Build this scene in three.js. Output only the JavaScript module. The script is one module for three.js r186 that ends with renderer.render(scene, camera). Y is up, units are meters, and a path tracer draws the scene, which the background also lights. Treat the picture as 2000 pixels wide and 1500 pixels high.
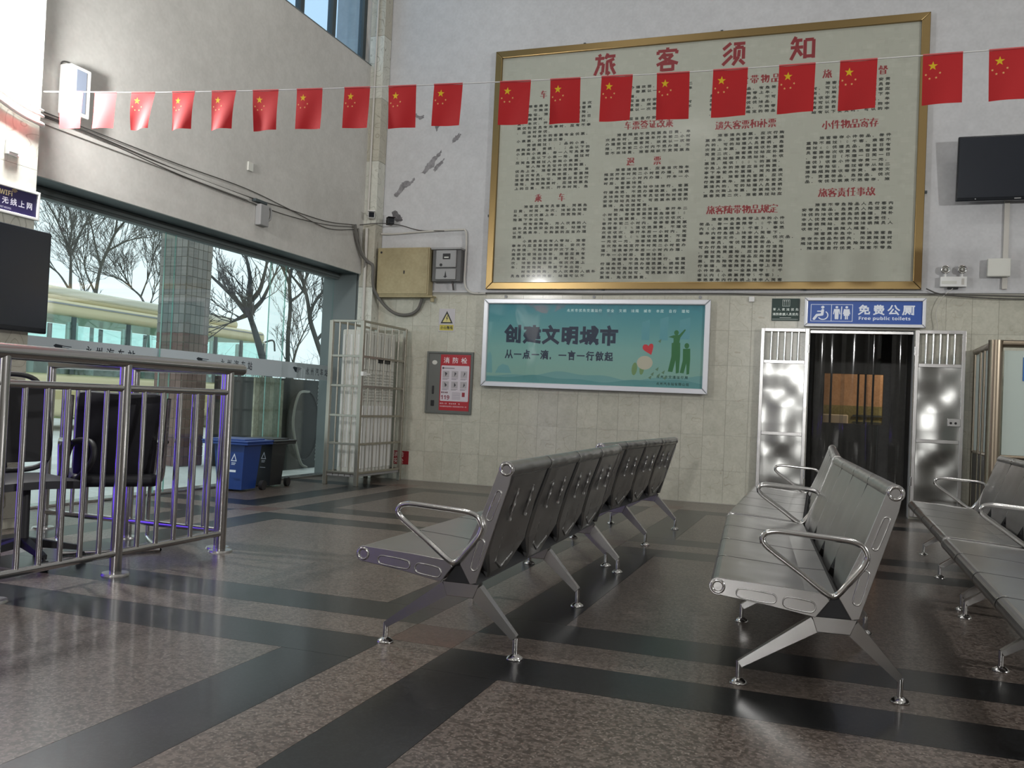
import * as THREE from 'three';
import { mergeGeometries } from 'three/addons/utils/BufferGeometryUtils.js';
import { RoundedBoxGeometry } from 'three/addons/geometries/RoundedBoxGeometry.js';
import { RectAreaLightUniformsLib } from 'three/addons/lights/RectAreaLightUniformsLib.js';

// ───────────────────────── camera, sky, large lights, exposure
const scene = new THREE.Scene();
const camera = new THREE.PerspectiveCamera(46.06, 4 / 3, 0.05, 300);
camera.position.set(0, 1.02, 0);
camera.quaternion.setFromRotationMatrix(new THREE.Matrix4().makeBasis(
  new THREE.Vector3(0.94246, 0.04486, -0.33131),
  new THREE.Vector3(-0.03533, 0.99877, 0.03473),
  new THREE.Vector3(0.33246, -0.02103, 0.94288)));
const renderer = new THREE.WebGLRenderer({ antialias: true });
renderer.shadowMap.enabled = true;
renderer.toneMapping = THREE.LinearToneMapping;
renderer.toneMappingExposure = 0.85;
RectAreaLightUniformsLib.init();
scene.background = new THREE.Color().setRGB(1.26, 1.44, 1.5);   // flat overcast sky
const LAMP_CD = 38, CEILING_NITS = 19;

// ───────────────────────── helpers
const V = (x, y, z) => new THREE.Vector3(x, y, z);
const rgb = (r, g, b) => new THREE.Color().setRGB(r, g, b);
let seedValue = 7;
const seed = (n) => { seedValue = n * 7919 + 13; };
const rnd = () => { seedValue = (Math.imul(seedValue, 1664525) + 1013904223) >>> 0; return seedValue / 4294967296; };
const rr = (a, b) => a + (b - a) * rnd();
const used = new Map();
const numbered = (name) => { const n = used.get(name) ?? 0; used.set(name, n + 1); return n ? name + '_' + String(n).padStart(3, '0') : name; };

function metreUV(g) {
  g.computeBoundingBox();
  const p = g.attributes.position, n = g.attributes.normal, uv = new Float32Array(p.count * 2);
  for (let i = 0; i < p.count; i++) {
    const ax = Math.abs(n.getX(i)), ay = Math.abs(n.getY(i)), az = Math.abs(n.getZ(i));
    let u, v;
    if (ay >= ax && ay >= az) { u = p.getX(i); v = -p.getZ(i); } else if (ax >= az) { u = -p.getZ(i); v = p.getY(i); } else { u = p.getX(i); v = p.getY(i); }
    uv[i * 2] = u; uv[i * 2 + 1] = v;
  }
  g.setAttribute('uv', new THREE.BufferAttribute(uv, 2));
  return g;
}
const flat = (g) => { const h = g.index ? g.toNonIndexed() : g; for (const k of Object.keys(h.attributes)) if (!['position', 'normal', 'uv'].includes(k)) h.deleteAttribute(k); if (!h.attributes.uv) metreUV(h); h.clearGroups(); return h; };
const merge = (list) => mergeGeometries(list.map(flat), false);
const box = (x0, x1, y0, y1, z0, z1) => metreUV(new THREE.BoxGeometry(x1 - x0, y1 - y0, z1 - z0).translate((x0 + x1) / 2, (y0 + y1) / 2, (z0 + z1) / 2));
const rbox = (x0, x1, y0, y1, z0, z1, r = 0.006, s = 2) => metreUV(new RoundedBoxGeometry(x1 - x0, y1 - y0, z1 - z0, s, Math.min(r, (x1 - x0) / 2.01, (y1 - y0) / 2.01, (z1 - z0) / 2.01)).translate((x0 + x1) / 2, (y0 + y1) / 2, (z0 + z1) / 2));
const UP = V(0, 1, 0);
function rod(a, b, r0, r1 = r0, seg = 14, open = false) {
  const p = V(...a), q = V(...b), d = q.clone().sub(p), l = d.length();
  return new THREE.CylinderGeometry(r1, r0, l, seg, 1, open).translate(0, l / 2, 0).applyQuaternion(new THREE.Quaternion().setFromUnitVectors(UP, d.normalize())).translate(p.x, p.y, p.z);
}
const wire = (pts, r, seg = 40, rad = 8, closed = false, tension = 0.5) => new THREE.TubeGeometry(new THREE.CatmullRomCurve3(pts.map((p) => V(...p)), closed, 'catmullrom', tension), seg, r, rad, closed);
// outline given in (a, b); drawn in the xy plane and pushed out along z by depth
function slab(pts, depth, bevel = 0, holes = []) {
  const s = new THREE.Shape(pts.map((p) => new THREE.Vector2(...p)));
  for (const h of holes) s.holes.push(new THREE.Path(h.map((p) => new THREE.Vector2(...p))));
  return new THREE.ExtrudeGeometry(s, { depth: depth - 2 * bevel, bevelEnabled: bevel > 0, bevelSize: bevel, bevelThickness: bevel, bevelOffset: -bevel, bevelSegments: 2, steps: 1, curveSegments: 10 }).translate(0, 0, bevel);
}
// rectangular bar whose section changes between two centres
function taper(a, b, wa, ha, wb, hb, side = V(0, 0, 1)) {
  const p = V(...a), q = V(...b), d = q.clone().sub(p).normalize(), n = side.clone().cross(d).normalize(), pos = [], idx = [];
  for (const [c, w, h] of [[p, wa, ha], [q, wb, hb]]) for (const [i, j] of [[-1, -1], [1, -1], [1, 1], [-1, 1]]) { const v = c.clone().addScaledVector(side, i * w / 2).addScaledVector(n, j * h / 2); pos.push(v.x, v.y, v.z); }
  for (let k = 0; k < 4; k++) { const m = (k + 1) % 4; idx.push(k, m, 4 + m, k, 4 + m, 4 + k); }
  idx.push(0, 2, 1, 0, 3, 2, 4, 5, 6, 4, 6, 7);
  const g = new THREE.BufferGeometry(); g.setAttribute('position', new THREE.Float32BufferAttribute(pos, 3)); g.setIndex(idx);
  const h = g.toNonIndexed(); h.computeVertexNormals(); return metreUV(h);
}
function mesh(name, g, m, parent = scene) {
  const o = new THREE.Mesh(g, m); o.castShadow = o.receiveShadow = true;
  o.name = parent === scene ? numbered(name) : name; parent.add(o); return o;
}
function tag(o, label, category, group) { o.userData.label = label; o.userData.category = category; if (group) o.userData.group = group; return o; }
function thing(name, label, category, [x, y, z] = [0, 0, 0], turn = 0, group) {
  const o = new THREE.Group(); o.name = numbered(name); o.position.set(x, y, z); o.rotation.y = turn; scene.add(o);
  return tag(o, label, category, group);
}
function struct(name, label) { const o = new THREE.Group(); o.name = name; o.userData.kind = 'structure'; o.userData.label = label; scene.add(o); return o; }
function copy(root, label, [x, y, z], turn = 0) {
  const o = root.clone(); o.name = numbered(root.name); scene.add(o); o.position.set(x, y, z); o.rotation.y = turn;
  o.userData = { ...root.userData, label }; return o;
}

// ───────────────────────── computed textures
function hashGrid(n, s) { seed(s); const a = new Float32Array(n * n); for (let i = 0; i < a.length; i++) a[i] = rnd(); return a; }
function tileNoise(n, s) {           // smooth noise that repeats every n cells
  const a = hashGrid(n, s);
  return (x, y) => {
    const ix = Math.floor(x), iy = Math.floor(y), fx = x - ix, fy = y - iy, u = fx * fx * (3 - 2 * fx), v = fy * fy * (3 - 2 * fy);
    const g = (i, j) => a[(((j % n) + n) % n) * n + (((i % n) + n) % n)];
    return (g(ix, iy) * (1 - u) + g(ix + 1, iy) * u) * (1 - v) + (g(ix, iy + 1) * (1 - u) + g(ix + 1, iy + 1) * u) * v;
  };
}
function texture(size, metres, fn, srgb = true) {
  const d = new Uint8Array(size * size * 4);
  for (let y = 0; y < size; y++) for (let x = 0; x < size; x++) {
    const c = fn(x / size, y / size), i = (y * size + x) * 4;
    d[i] = Math.max(0, Math.min(255, c[0])); d[i + 1] = Math.max(0, Math.min(255, c[1])); d[i + 2] = Math.max(0, Math.min(255, c[2])); d[i + 3] = 255;
  }
  const t = new THREE.DataTexture(d, size, size); t.wrapS = t.wrapT = THREE.RepeatWrapping; t.magFilter = THREE.LinearFilter; t.minFilter = THREE.LinearMipmapLinearFilter; t.generateMipmaps = true;
  t.repeat.set(1 / metres, 1 / metres); if (srgb) t.colorSpace = THREE.SRGBColorSpace; t.needsUpdate = true; return t;
}
function canvasTexture(w, h, paint) {
  const c = document.createElement('canvas'); c.width = w; c.height = h; paint(c.getContext('2d'), w, h);
  const t = new THREE.CanvasTexture(c); t.colorSpace = THREE.SRGBColorSpace; t.anisotropy = 8; return t;
}
function granite(s, base, grains, cell = 128) {
  const f = tileNoise(cell, s), g = tileNoise(cell * 2, s + 1), h = tileNoise(8, s + 2);
  return texture(640, 1.3, (x, y) => {
    const a = f(x * cell, y * cell), b = g(x * cell * 2, y * cell * 2), c = (h(x * 8, y * 8) - 0.5) * 10;
    let k = base; if (a > 0.66) k = grains[0]; else if (a < 0.33) k = grains[1]; else if (b > 0.74) k = grains[2];
    const j = (b - 0.5) * 16 + c * 0.6; return [k[0] + j, k[1] + j, k[2] + j];
  });
}
function marble(s, base, vein, strength = 1) {
  const f = tileNoise(6, s), g = tileNoise(24, s + 1), q = tileNoise(96, s + 2);
  return texture(512, 1.6, (x, y) => {
    const w = f(x * 6, y * 6) * 2.2 + g(x * 24, y * 24) * 0.55, k = Math.abs(((w + (x + y) * 0) * 2.4) % 1 - 0.5) * 2, v = Math.max(0, 1 - k * 9) * strength * f(x * 6 + 3, y * 6 + 1), n = (q(x * 96, y * 96) - 0.5) * 9 + (g(x * 24, y * 24) - 0.5) * 10;
    return base.map((c, i) => c + (vein[i] - c) * v + n);
  });
}
function plaster(s, base, amp = 7) {
  const f = tileNoise(5, s), g = tileNoise(40, s + 1), q = tileNoise(160, s + 2);
  return texture(512, 3.2, (x, y) => { const n = (f(x * 5, y * 5) - 0.5) * amp * 1.6 + (g(x * 40, y * 40) - 0.5) * amp + (q(x * 160, y * 160) - 0.5) * amp; return base.map((c) => c + n); });
}
function bumps(s, cells, metres) { const f = tileNoise(cells, s); return texture(256, metres, (x, y) => { const v = f(x * cells, y * cells) * 255; return [v, v, v]; }, false); }

// ───────────────────────── materials
const std = (o) => new THREE.MeshStandardMaterial(o), phys = (o) => new THREE.MeshPhysicalMaterial(o);
const steelBump = bumps(61, 12, 0.9), scratch = texture(256, 0.5, (() => { const f = tileNoise(128, 71), g = tileNoise(7, 72); return (x, y) => { const v = 95 + (f(x * 128, y * 16) - 0.5) * 60 + (g(x * 7, y * 7) - 0.5) * 70; return [v, v, v]; }; })(), false);
const MAT = {
  wallBack: std({ map: plaster(11, [187, 187, 188]), roughness: 0.9 }),
  wallLeft: std({ map: plaster(12, [190, 188, 183]), roughness: 0.9 }),
  plain: std({ color: rgb(0.72, 0.72, 0.7), roughness: 0.9 }),
  tile: [0, 1, 2].map((i) => std({ map: marble(20 + i * 5, [188 - i * 3, 186 - i * 3, 172 - i * 3], [160, 152, 135], 0.8), roughness: 0.22 })),
  grout: std({ color: rgb(0.34, 0.33, 0.29), roughness: 0.95 }),
  marble: std({ map: marble(41, [196, 196, 186], [118, 116, 104], 1), roughness: 0.3 }),
  marbleWarm: std({ map: marble(45, [176, 172, 158], [112, 104, 90], 1), roughness: 0.4 }),
  field: phys({ map: granite(51, [89, 80, 74], [[106, 96, 89], [72, 64, 58], [128, 118, 110]]), roughness: 0.3, clearcoat: 0.12, clearcoatRoughness: 0.1 }),
  strip: phys({ map: granite(54, [99, 89, 82], [[116, 105, 97], [83, 73, 67], [136, 126, 118]]), roughness: 0.3, clearcoat: 0.12, clearcoatRoughness: 0.1 }),
  dark: phys({ map: granite(57, [20, 22, 24], [[26, 28, 30], [16, 18, 20], [30, 32, 34]]), roughness: 0.3, clearcoat: 0.12, clearcoatRoughness: 0.1 }),
  red: phys({ map: granite(59, [92, 68, 60], [[98, 74, 66], [82, 61, 54], [104, 82, 74]]), roughness: 0.3, clearcoat: 0.12, clearcoatRoughness: 0.1 }),
  steel: std({ color: rgb(0.52, 0.51, 0.5), metalness: 1, roughness: 0.27, bumpMap: steelBump, bumpScale: 0.0006 }),
  steelSeat: std({ color: rgb(0.44, 0.435, 0.43), metalness: 1, roughness: 0.3, bumpMap: bumps(64, 7, 0.8), bumpScale: 0.004 }),
  chrome: std({ color: rgb(0.62, 0.61, 0.6), metalness: 1, roughness: 0.14 }),
  rail: std({ color: rgb(0.55, 0.54, 0.53), metalness: 1, roughness: 0.2 }),
  sheet: std({ color: rgb(0.4, 0.4, 0.385), metalness: 1, roughness: 0.26, bumpMap: bumps(63, 6, 1.1), bumpScale: 0.02 }),
  gold: std({ color: rgb(0.27, 0.19, 0.085), metalness: 1, roughness: 0.34 }),
  bronze: std({ color: rgb(0.30, 0.25, 0.19), metalness: 1, roughness: 0.35 }),
  alu: std({ color: rgb(0.62, 0.63, 0.66), metalness: 0.6, roughness: 0.4 }),
  black: std({ color: rgb(0.012, 0.012, 0.014), roughness: 0.55 }),
  blackGloss: std({ color: rgb(0.012, 0.014, 0.018), roughness: 0.12 }),
  screen: phys({ color: rgb(0.014, 0.018, 0.026), roughness: 0.2, clearcoat: 0.5, clearcoatRoughness: 0.15 }),
  frameDark: std({ color: rgb(0.045, 0.06, 0.065), roughness: 0.5 }),
  frameGrey: std({ color: rgb(0.13, 0.15, 0.15), roughness: 0.55 }),
  white: std({ color: rgb(0.72, 0.72, 0.7), roughness: 0.45 }),
  offWhite: std({ color: rgb(0.6, 0.6, 0.55), roughness: 0.5 }),
  beige: std({ map: plaster(81, [158, 146, 112], 9), roughness: 0.55 }),
  grey: std({ color: rgb(0.3, 0.3, 0.3), roughness: 0.6 }),
  cable: std({ color: rgb(0.07, 0.065, 0.06), roughness: 0.7 }),
  conduit: std({ color: rgb(0.5, 0.48, 0.44), roughness: 0.6 }),
  glass: phys({ color: rgb(0.955, 0.985, 0.98), roughness: 0.01, transmission: 1, thickness: 0, ior: 1.5 }),
  glassEdge: phys({ color: rgb(0.35, 0.62, 0.56), roughness: 0.15, transmission: 0.6, thickness: 0 }),
  glassBlue: phys({ color: rgb(0.72, 0.84, 0.95), roughness: 0.12, transmission: 1, thickness: 0, ior: 1.5 }),
  frosted: phys({ color: rgb(0.72, 0.8, 0.76), roughness: 0.6, transmission: 0.5, thickness: 0 }),
  busGlass: phys({ color: rgb(0.84, 0.95, 0.93), roughness: 0.03, transmission: 1, thickness: 0 }),
  pvc: phys({ color: rgb(0.74, 0.74, 0.73), roughness: 0.05, transmission: 1, thickness: 0, ior: 1.5 }),
};

// ───────────────────────── lettering: each character as pen strokes on a 100 × 100 square
const WATER = [[8, 6, 20, 18], [2, 34, 16, 46], [4, 92, 22, 60]], MAN = [[26, 4, 4, 46], [18, 30, 18, 98]], ROOF = [[50, 0, 50, 10], [8, 28, 8, 14, 92, 14, 90, 28]];
const WALK = [[12, 6, 24, 18], [2, 36, 20, 36, 20, 76], [20, 76, 4, 92], [16, 78, 40, 90, 98, 92]], TAP = [[66, 4, 52, 36], [62, 22, 97, 22], [88, 22, 78, 58, 46, 96], [58, 38, 74, 68, 98, 94]];
const HILL = [[8, 8, 8, 98], [8, 8, 36, 8, 22, 34, 36, 54, 16, 64]], WOOD = [[2, 30, 44, 30], [24, 4, 24, 98], [22, 34, 2, 72], [28, 40, 44, 58]], TALK = [[14, 6, 26, 20], [4, 38, 24, 38, 24, 84, 38, 72]];
const GLYPH = {
  旅: [[22, 4, 28, 15], [4, 22, 46, 22], [24, 22, 21, 54, 4, 94], [23, 46, 43, 46, 40, 84, 30, 90], [62, 3, 52, 26], [57, 16, 97, 16], [92, 28, 56, 40], [60, 40, 60, 94, 74, 84], [76, 36, 80, 62, 98, 94], [96, 50, 80, 62]],
  客: [...ROOF, [40, 22, 14, 48], [36, 32, 74, 32, 50, 54, 4, 72], [30, 38, 54, 54, 97, 70], [26, 68, 26, 99], [26, 68, 76, 68, 76, 99], [26, 94, 76, 94]],
  须: [[38, 5, 6, 30], [42, 32, 8, 58], [44, 58, 5, 94], [50, 10, 98, 10], [74, 10, 68, 26], [56, 26, 56, 74], [56, 26, 92, 26, 92, 74], [74, 36, 72, 64, 48, 97], [76, 76, 97, 96]],
  知: [[22, 3, 6, 32], [16, 18, 48, 18], [2, 46, 52, 46], [29, 18, 26, 52, 4, 95], [29, 54, 48, 80], [60, 18, 60, 93], [60, 18, 94, 18, 94, 93], [60, 84, 94, 84]],
  车: [[14, 18, 86, 18], [42, 2, 22, 46, 84, 46], [4, 70, 96, 70], [54, 32, 54, 98]],
  票: [[6, 8, 94, 8], [16, 22, 16, 46], [16, 22, 84, 22, 84, 46], [16, 44, 84, 44], [40, 8, 40, 44], [60, 8, 60, 44], [22, 56, 78, 56], [4, 70, 96, 70], [50, 70, 50, 98, 40, 92], [28, 78, 8, 96], [70, 78, 92, 94]],
  签: [[22, 0, 6, 20], [18, 10, 46, 10], [30, 12, 36, 20], [64, 0, 52, 18], [60, 10, 96, 10], [76, 12, 80, 20], [50, 20, 4, 54], [50, 20, 96, 54], [32, 50, 68, 50], [22, 62, 30, 80], [46, 60, 50, 78], [80, 60, 66, 84], [10, 92, 90, 92]],
  证: [...TALK, [40, 12, 96, 12], [68, 12, 68, 90], [68, 50, 92, 50], [48, 44, 48, 90], [34, 90, 98, 90]],
  改: [[8, 14, 42, 14, 42, 44], [10, 44, 42, 44], [10, 44, 10, 88, 46, 72], ...TAP],
  乘: [[74, 2, 24, 10], [6, 22, 94, 22], [50, 8, 50, 98], [32, 32, 32, 62], [14, 44, 32, 44], [12, 64, 34, 56], [66, 32, 66, 60, 86, 60, 88, 50], [84, 36, 66, 46], [46, 62, 6, 92], [54, 62, 96, 92]],
  退: [[40, 8, 40, 62, 62, 54], [40, 8, 86, 8, 86, 36], [40, 22, 86, 22], [40, 36, 86, 36], [86, 42, 70, 52], [58, 38, 92, 66], ...WALK],
  遗: [...WALK, [46, 12, 46, 28], [46, 12, 86, 12, 86, 28], [46, 28, 86, 28], [66, 4, 66, 38], [34, 38, 98, 38], [46, 46, 46, 72], [46, 46, 86, 46, 86, 72], [66, 50, 62, 66, 42, 82], [70, 68, 88, 80]],
  失: [[26, 4, 10, 36], [20, 20, 84, 20], [4, 52, 96, 52], [48, 4, 48, 48, 4, 96], [52, 56, 96, 96]],
  和: [[40, 4, 8, 14], [2, 30, 50, 30], [26, 12, 26, 98], [24, 34, 2, 70], [30, 38, 50, 58], [60, 24, 60, 88], [60, 24, 94, 24, 94, 88], [60, 78, 94, 78]],
  补: [[22, 2, 32, 14], [6, 28, 42, 28, 4, 66], [24, 46, 24, 98], [44, 42, 32, 54], [30, 50, 46, 68], [64, 4, 64, 98], [66, 40, 96, 58]],
  随: [[6, 8, 6, 98], [6, 8, 28, 8, 16, 34, 28, 52, 14, 64], [40, 10, 46, 20], [36, 40, 46, 40, 46, 76], [34, 90, 48, 78, 98, 92], [54, 16, 98, 16], [72, 2, 52, 40], [64, 34, 64, 80], [64, 34, 90, 34, 90, 80], [64, 50, 90, 50], [64, 64, 90, 64]],
  带: [[4, 14, 96, 14], [28, 2, 28, 30], [50, 2, 50, 30], [72, 2, 72, 30], [8, 56, 8, 40, 92, 40, 88, 56], [26, 58, 26, 88], [26, 58, 74, 58, 74, 88, 66, 84], [50, 46, 50, 98]],
  物: [[18, 6, 6, 34], [12, 22, 44, 22], [26, 4, 26, 98], [2, 66, 46, 54], [58, 4, 46, 40], [56, 18, 94, 18, 90, 74, 80, 94, 70, 88], [70, 20, 46, 64], [82, 20, 50, 88]],
  品: [[28, 6, 28, 44], [28, 6, 72, 6, 72, 44], [28, 40, 72, 40], [6, 56, 6, 97], [6, 56, 44, 56, 44, 97], [6, 92, 44, 92], [56, 56, 56, 97], [56, 56, 94, 56, 94, 97], [56, 92, 94, 92]],
  规: [[6, 20, 44, 20], [2, 48, 48, 48], [24, 4, 24, 50, 2, 94], [26, 54, 46, 80], [56, 8, 56, 62], [56, 8, 92, 8, 92, 62], [74, 20, 74, 54, 46, 96], [78, 60, 78, 92, 98, 92, 98, 78]],
  定: [...ROOF, [22, 42, 78, 42], [50, 42, 50, 90], [50, 64, 82, 64], [26, 56, 24, 76, 4, 98], [22, 76, 44, 92, 98, 94]],
  小: [[50, 4, 50, 96, 36, 86], [26, 34, 8, 74], [74, 34, 94, 72]],
  件: [...MAN, [54, 6, 40, 42], [48, 26, 94, 26], [34, 58, 98, 58], [68, 4, 68, 98]],
  寄: [...ROOF, [14, 42, 86, 42], [50, 26, 46, 38, 22, 56], [54, 46, 80, 58], [4, 62, 96, 62], [22, 70, 22, 90], [22, 70, 56, 70, 56, 90], [22, 88, 56, 88], [80, 62, 80, 98, 68, 92]],
  存: [[6, 18, 94, 18], [42, 2, 34, 30, 4, 64], [24, 48, 24, 98], [46, 36, 84, 36, 64, 54, 64, 94, 54, 90], [38, 66, 98, 66]],
  责: [[14, 10, 86, 10], [20, 24, 80, 24], [4, 38, 96, 38], [50, 2, 50, 38], [24, 48, 24, 80], [24, 48, 76, 48, 76, 80], [50, 54, 46, 76, 10, 98], [58, 80, 90, 98]],
  任: [...MAN, [88, 6, 46, 16], [36, 46, 98, 46], [68, 12, 68, 90], [42, 90, 94, 90]],
  事: [[6, 14, 94, 14], [22, 24, 22, 40], [22, 24, 78, 24, 78, 40], [22, 38, 78, 38], [14, 52, 84, 52, 84, 78], [2, 64, 98, 64], [14, 78, 84, 78], [50, 2, 50, 96, 38, 90]],
  故: [[2, 28, 46, 28], [24, 4, 24, 56], [8, 56, 8, 92], [8, 56, 42, 56, 42, 92], [8, 88, 42, 88], ...TAP],
  监: [[14, 8, 14, 44], [34, 2, 34, 50], [60, 2, 46, 34], [56, 16, 94, 16], [70, 22, 82, 36], [16, 58, 16, 92], [16, 58, 84, 58, 84, 92], [38, 58, 38, 92], [62, 58, 62, 92], [4, 94, 96, 94]],
  督: [[24, 2, 24, 44], [24, 12, 44, 12], [4, 24, 48, 24], [12, 32, 6, 46], [36, 32, 44, 44], [56, 10, 88, 10, 54, 48], [60, 16, 96, 46], [24, 54, 24, 98], [24, 54, 76, 54, 76, 98], [24, 68, 76, 68], [24, 82, 76, 82], [24, 96, 76, 96]],
  禁: [[6, 14, 46, 14], [26, 2, 26, 46], [24, 16, 4, 42], [28, 18, 44, 36], [54, 14, 94, 14], [74, 2, 74, 46], [72, 16, 52, 42], [76, 18, 96, 40], [20, 54, 80, 54], [4, 68, 96, 68], [50, 68, 50, 98, 40, 92], [28, 76, 8, 94], [72, 76, 92, 94]],
  创: [[28, 2, 2, 36], [28, 2, 54, 32], [14, 40, 42, 40, 42, 66, 32, 66], [14, 40, 14, 90, 50, 90, 50, 74], [66, 16, 66, 72], [90, 2, 90, 94, 76, 92]],
  建: [[6, 12, 34, 12, 8, 48, 32, 48, 24, 74, 4, 94], [6, 58, 28, 84, 98, 94], [42, 14, 88, 14, 88, 40], [36, 28, 98, 28], [42, 40, 88, 40], [40, 54, 90, 54], [36, 68, 96, 68], [64, 2, 64, 84]],
  文: [[44, 2, 54, 16], [4, 24, 96, 24], [78, 24, 62, 60, 6, 96], [24, 26, 44, 64, 94, 96]],
  明: [[8, 14, 8, 82], [8, 14, 38, 14, 38, 82], [8, 46, 38, 46], [8, 78, 38, 78], [54, 8, 54, 62, 42, 97], [54, 8, 92, 8, 92, 94, 78, 92], [54, 34, 92, 34], [54, 60, 92, 60]],
  城: [[2, 36, 34, 36], [18, 6, 18, 80], [0, 86, 36, 70], [42, 24, 97, 24], [44, 24, 44, 60, 34, 94], [44, 48, 62, 48, 60, 78, 52, 76], [70, 2, 74, 44, 84, 78, 98, 94, 98, 78], [92, 40, 80, 66, 58, 94], [82, 4, 93, 14]],
  市: [[48, 0, 54, 14], [4, 22, 96, 22], [18, 42, 18, 86], [18, 42, 82, 42, 82, 84, 70, 84], [50, 22, 50, 99]],
  从: [[26, 6, 24, 44, 2, 94], [26, 44, 46, 78], [72, 6, 70, 44, 46, 94], [72, 44, 98, 94]],
  一: [[4, 50, 96, 50]], 二: [[14, 20, 86, 20], [4, 84, 96, 84]], 三: [[12, 12, 88, 12], [18, 48, 82, 48], [4, 88, 96, 88]], 十: [[4, 46, 96, 46], [50, 4, 50, 98]],
  点: [[50, 2, 50, 38], [50, 18, 88, 18], [20, 38, 20, 66], [20, 38, 80, 38, 80, 66], [20, 62, 80, 62], [18, 76, 6, 96], [38, 76, 42, 94], [60, 76, 66, 94], [80, 74, 96, 94]],
  滴: [...WATER, [64, 0, 66, 10], [32, 12, 98, 12], [50, 16, 54, 26], [78, 16, 74, 26], [36, 30, 36, 98], [36, 30, 94, 30, 94, 96, 86, 94], [46, 46, 84, 46], [65, 36, 65, 60], [50, 60, 50, 84], [50, 60, 80, 60, 80, 84], [50, 82, 80, 82]],
  言: [[46, 0, 54, 12], [6, 20, 94, 20], [20, 34, 80, 34], [20, 48, 80, 48], [22, 62, 22, 98], [22, 62, 78, 62, 78, 98], [22, 92, 78, 92]],
  行: [[30, 4, 6, 32], [34, 30, 4, 62], [22, 48, 22, 98], [48, 12, 92, 12], [42, 42, 98, 42], [74, 42, 74, 96, 60, 90]],
  做: [[24, 4, 4, 44], [16, 28, 16, 98], [24, 28, 56, 28], [40, 8, 40, 52], [28, 54, 28, 92], [28, 54, 52, 54, 52, 92], [28, 86, 52, 86], [72, 4, 60, 36], [68, 22, 98, 22], [90, 24, 82, 60, 58, 96], [66, 36, 78, 70, 98, 94]],
  起: [[8, 18, 46, 18], [2, 38, 50, 38], [28, 4, 28, 82], [28, 58, 48, 58], [14, 50, 12, 76, 2, 94], [8, 78, 34, 92, 98, 94], [58, 14, 90, 14, 90, 42], [60, 42, 90, 42], [60, 42, 60, 76, 94, 76, 96, 62]],
  免: [[36, 2, 10, 30], [32, 12, 66, 12, 52, 28], [16, 30, 16, 58], [16, 30, 84, 30, 84, 58], [16, 56, 84, 56], [48, 30, 44, 64, 4, 98], [60, 58, 60, 92, 94, 92, 96, 76]],
  费: [[14, 10, 84, 10, 84, 24, 14, 24, 12, 40, 90, 40, 86, 54], [38, 2, 38, 36, 14, 56], [62, 2, 62, 56], [24, 60, 24, 84], [24, 60, 76, 60, 76, 84], [50, 64, 46, 80, 8, 98], [58, 82, 92, 98]],
  公: [[34, 4, 22, 34, 4, 54], [62, 4, 74, 32, 97, 52], [44, 44, 18, 88, 82, 84], [66, 62, 90, 97]],
  厕: [[12, 8, 97, 8], [14, 8, 12, 60, 2, 97], [28, 24, 28, 68], [28, 24, 56, 24, 56, 68], [42, 32, 40, 64, 22, 94], [46, 74, 58, 90], [70, 24, 70, 74], [90, 18, 90, 96, 78, 92]],
  消: [...WATER, [64, 2, 64, 32], [42, 10, 50, 26], [88, 8, 78, 26], [40, 36, 40, 98], [40, 36, 90, 36, 90, 96, 78, 94], [40, 56, 90, 56], [40, 74, 90, 74]],
  防: [...HILL, [64, 2, 70, 14], [40, 24, 98, 24], [62, 24, 58, 60, 36, 96], [60, 50, 90, 50, 86, 92, 72, 88]],
  栓: [...WOOD, [70, 4, 42, 44], [70, 4, 98, 42], [52, 50, 90, 50], [52, 70, 88, 70], [70, 50, 70, 92], [44, 92, 98, 92]],
  永: [[46, 2, 58, 14], [30, 26, 54, 26, 54, 92, 42, 86], [6, 44, 36, 44, 4, 86], [84, 24, 58, 48], [56, 42, 70, 68, 98, 92]],
  州: [[22, 6, 22, 60, 8, 94], [50, 8, 50, 88], [80, 4, 80, 98], [8, 34, 14, 54], [36, 32, 42, 52], [62, 30, 70, 50]],
  汽: [...WATER, [50, 2, 34, 32], [46, 16, 94, 16], [44, 34, 86, 34], [36, 52, 82, 52, 84, 84, 98, 94, 98, 80]],
  站: [[22, 4, 28, 16], [4, 24, 46, 24], [12, 36, 20, 66], [40, 34, 32, 66], [2, 80, 50, 76], [72, 4, 72, 50], [72, 26, 98, 26], [58, 52, 58, 94], [58, 52, 92, 52, 92, 94], [58, 88, 92, 88]],
  无: [[14, 14, 84, 14], [4, 42, 96, 42], [50, 14, 46, 56, 6, 96], [58, 44, 58, 88, 92, 88, 96, 72]],
  线: [[24, 4, 6, 34, 32, 32], [38, 28, 6, 66, 40, 60], [4, 92, 42, 80], [52, 30, 92, 22], [48, 54, 96, 44], [64, 2, 70, 50, 98, 94, 98, 76], [90, 54, 50, 94], [80, 4, 90, 16]],
  上: [[50, 4, 50, 90], [50, 42, 88, 42], [4, 90, 96, 90]], 下: [[4, 10, 96, 10], [48, 10, 48, 98], [50, 34, 84, 58]],
  网: [[10, 8, 10, 98], [10, 8, 90, 8, 90, 96, 80, 92], [22, 26, 44, 70], [44, 24, 20, 78], [54, 26, 78, 72], [80, 24, 56, 78]],
  心: [[10, 46, 4, 74], [30, 34, 32, 86, 74, 88, 78, 70], [46, 14, 58, 38], [82, 34, 96, 66]],
  有: [[4, 20, 96, 20], [44, 2, 4, 64], [34, 42, 34, 98], [34, 42, 78, 42, 78, 96, 68, 92], [34, 58, 78, 58], [34, 74, 78, 74]],
  电: [[14, 20, 14, 72], [14, 20, 84, 20, 84, 72], [14, 46, 84, 46], [14, 70, 84, 70], [48, 2, 48, 92, 92, 92, 94, 76]],
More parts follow.
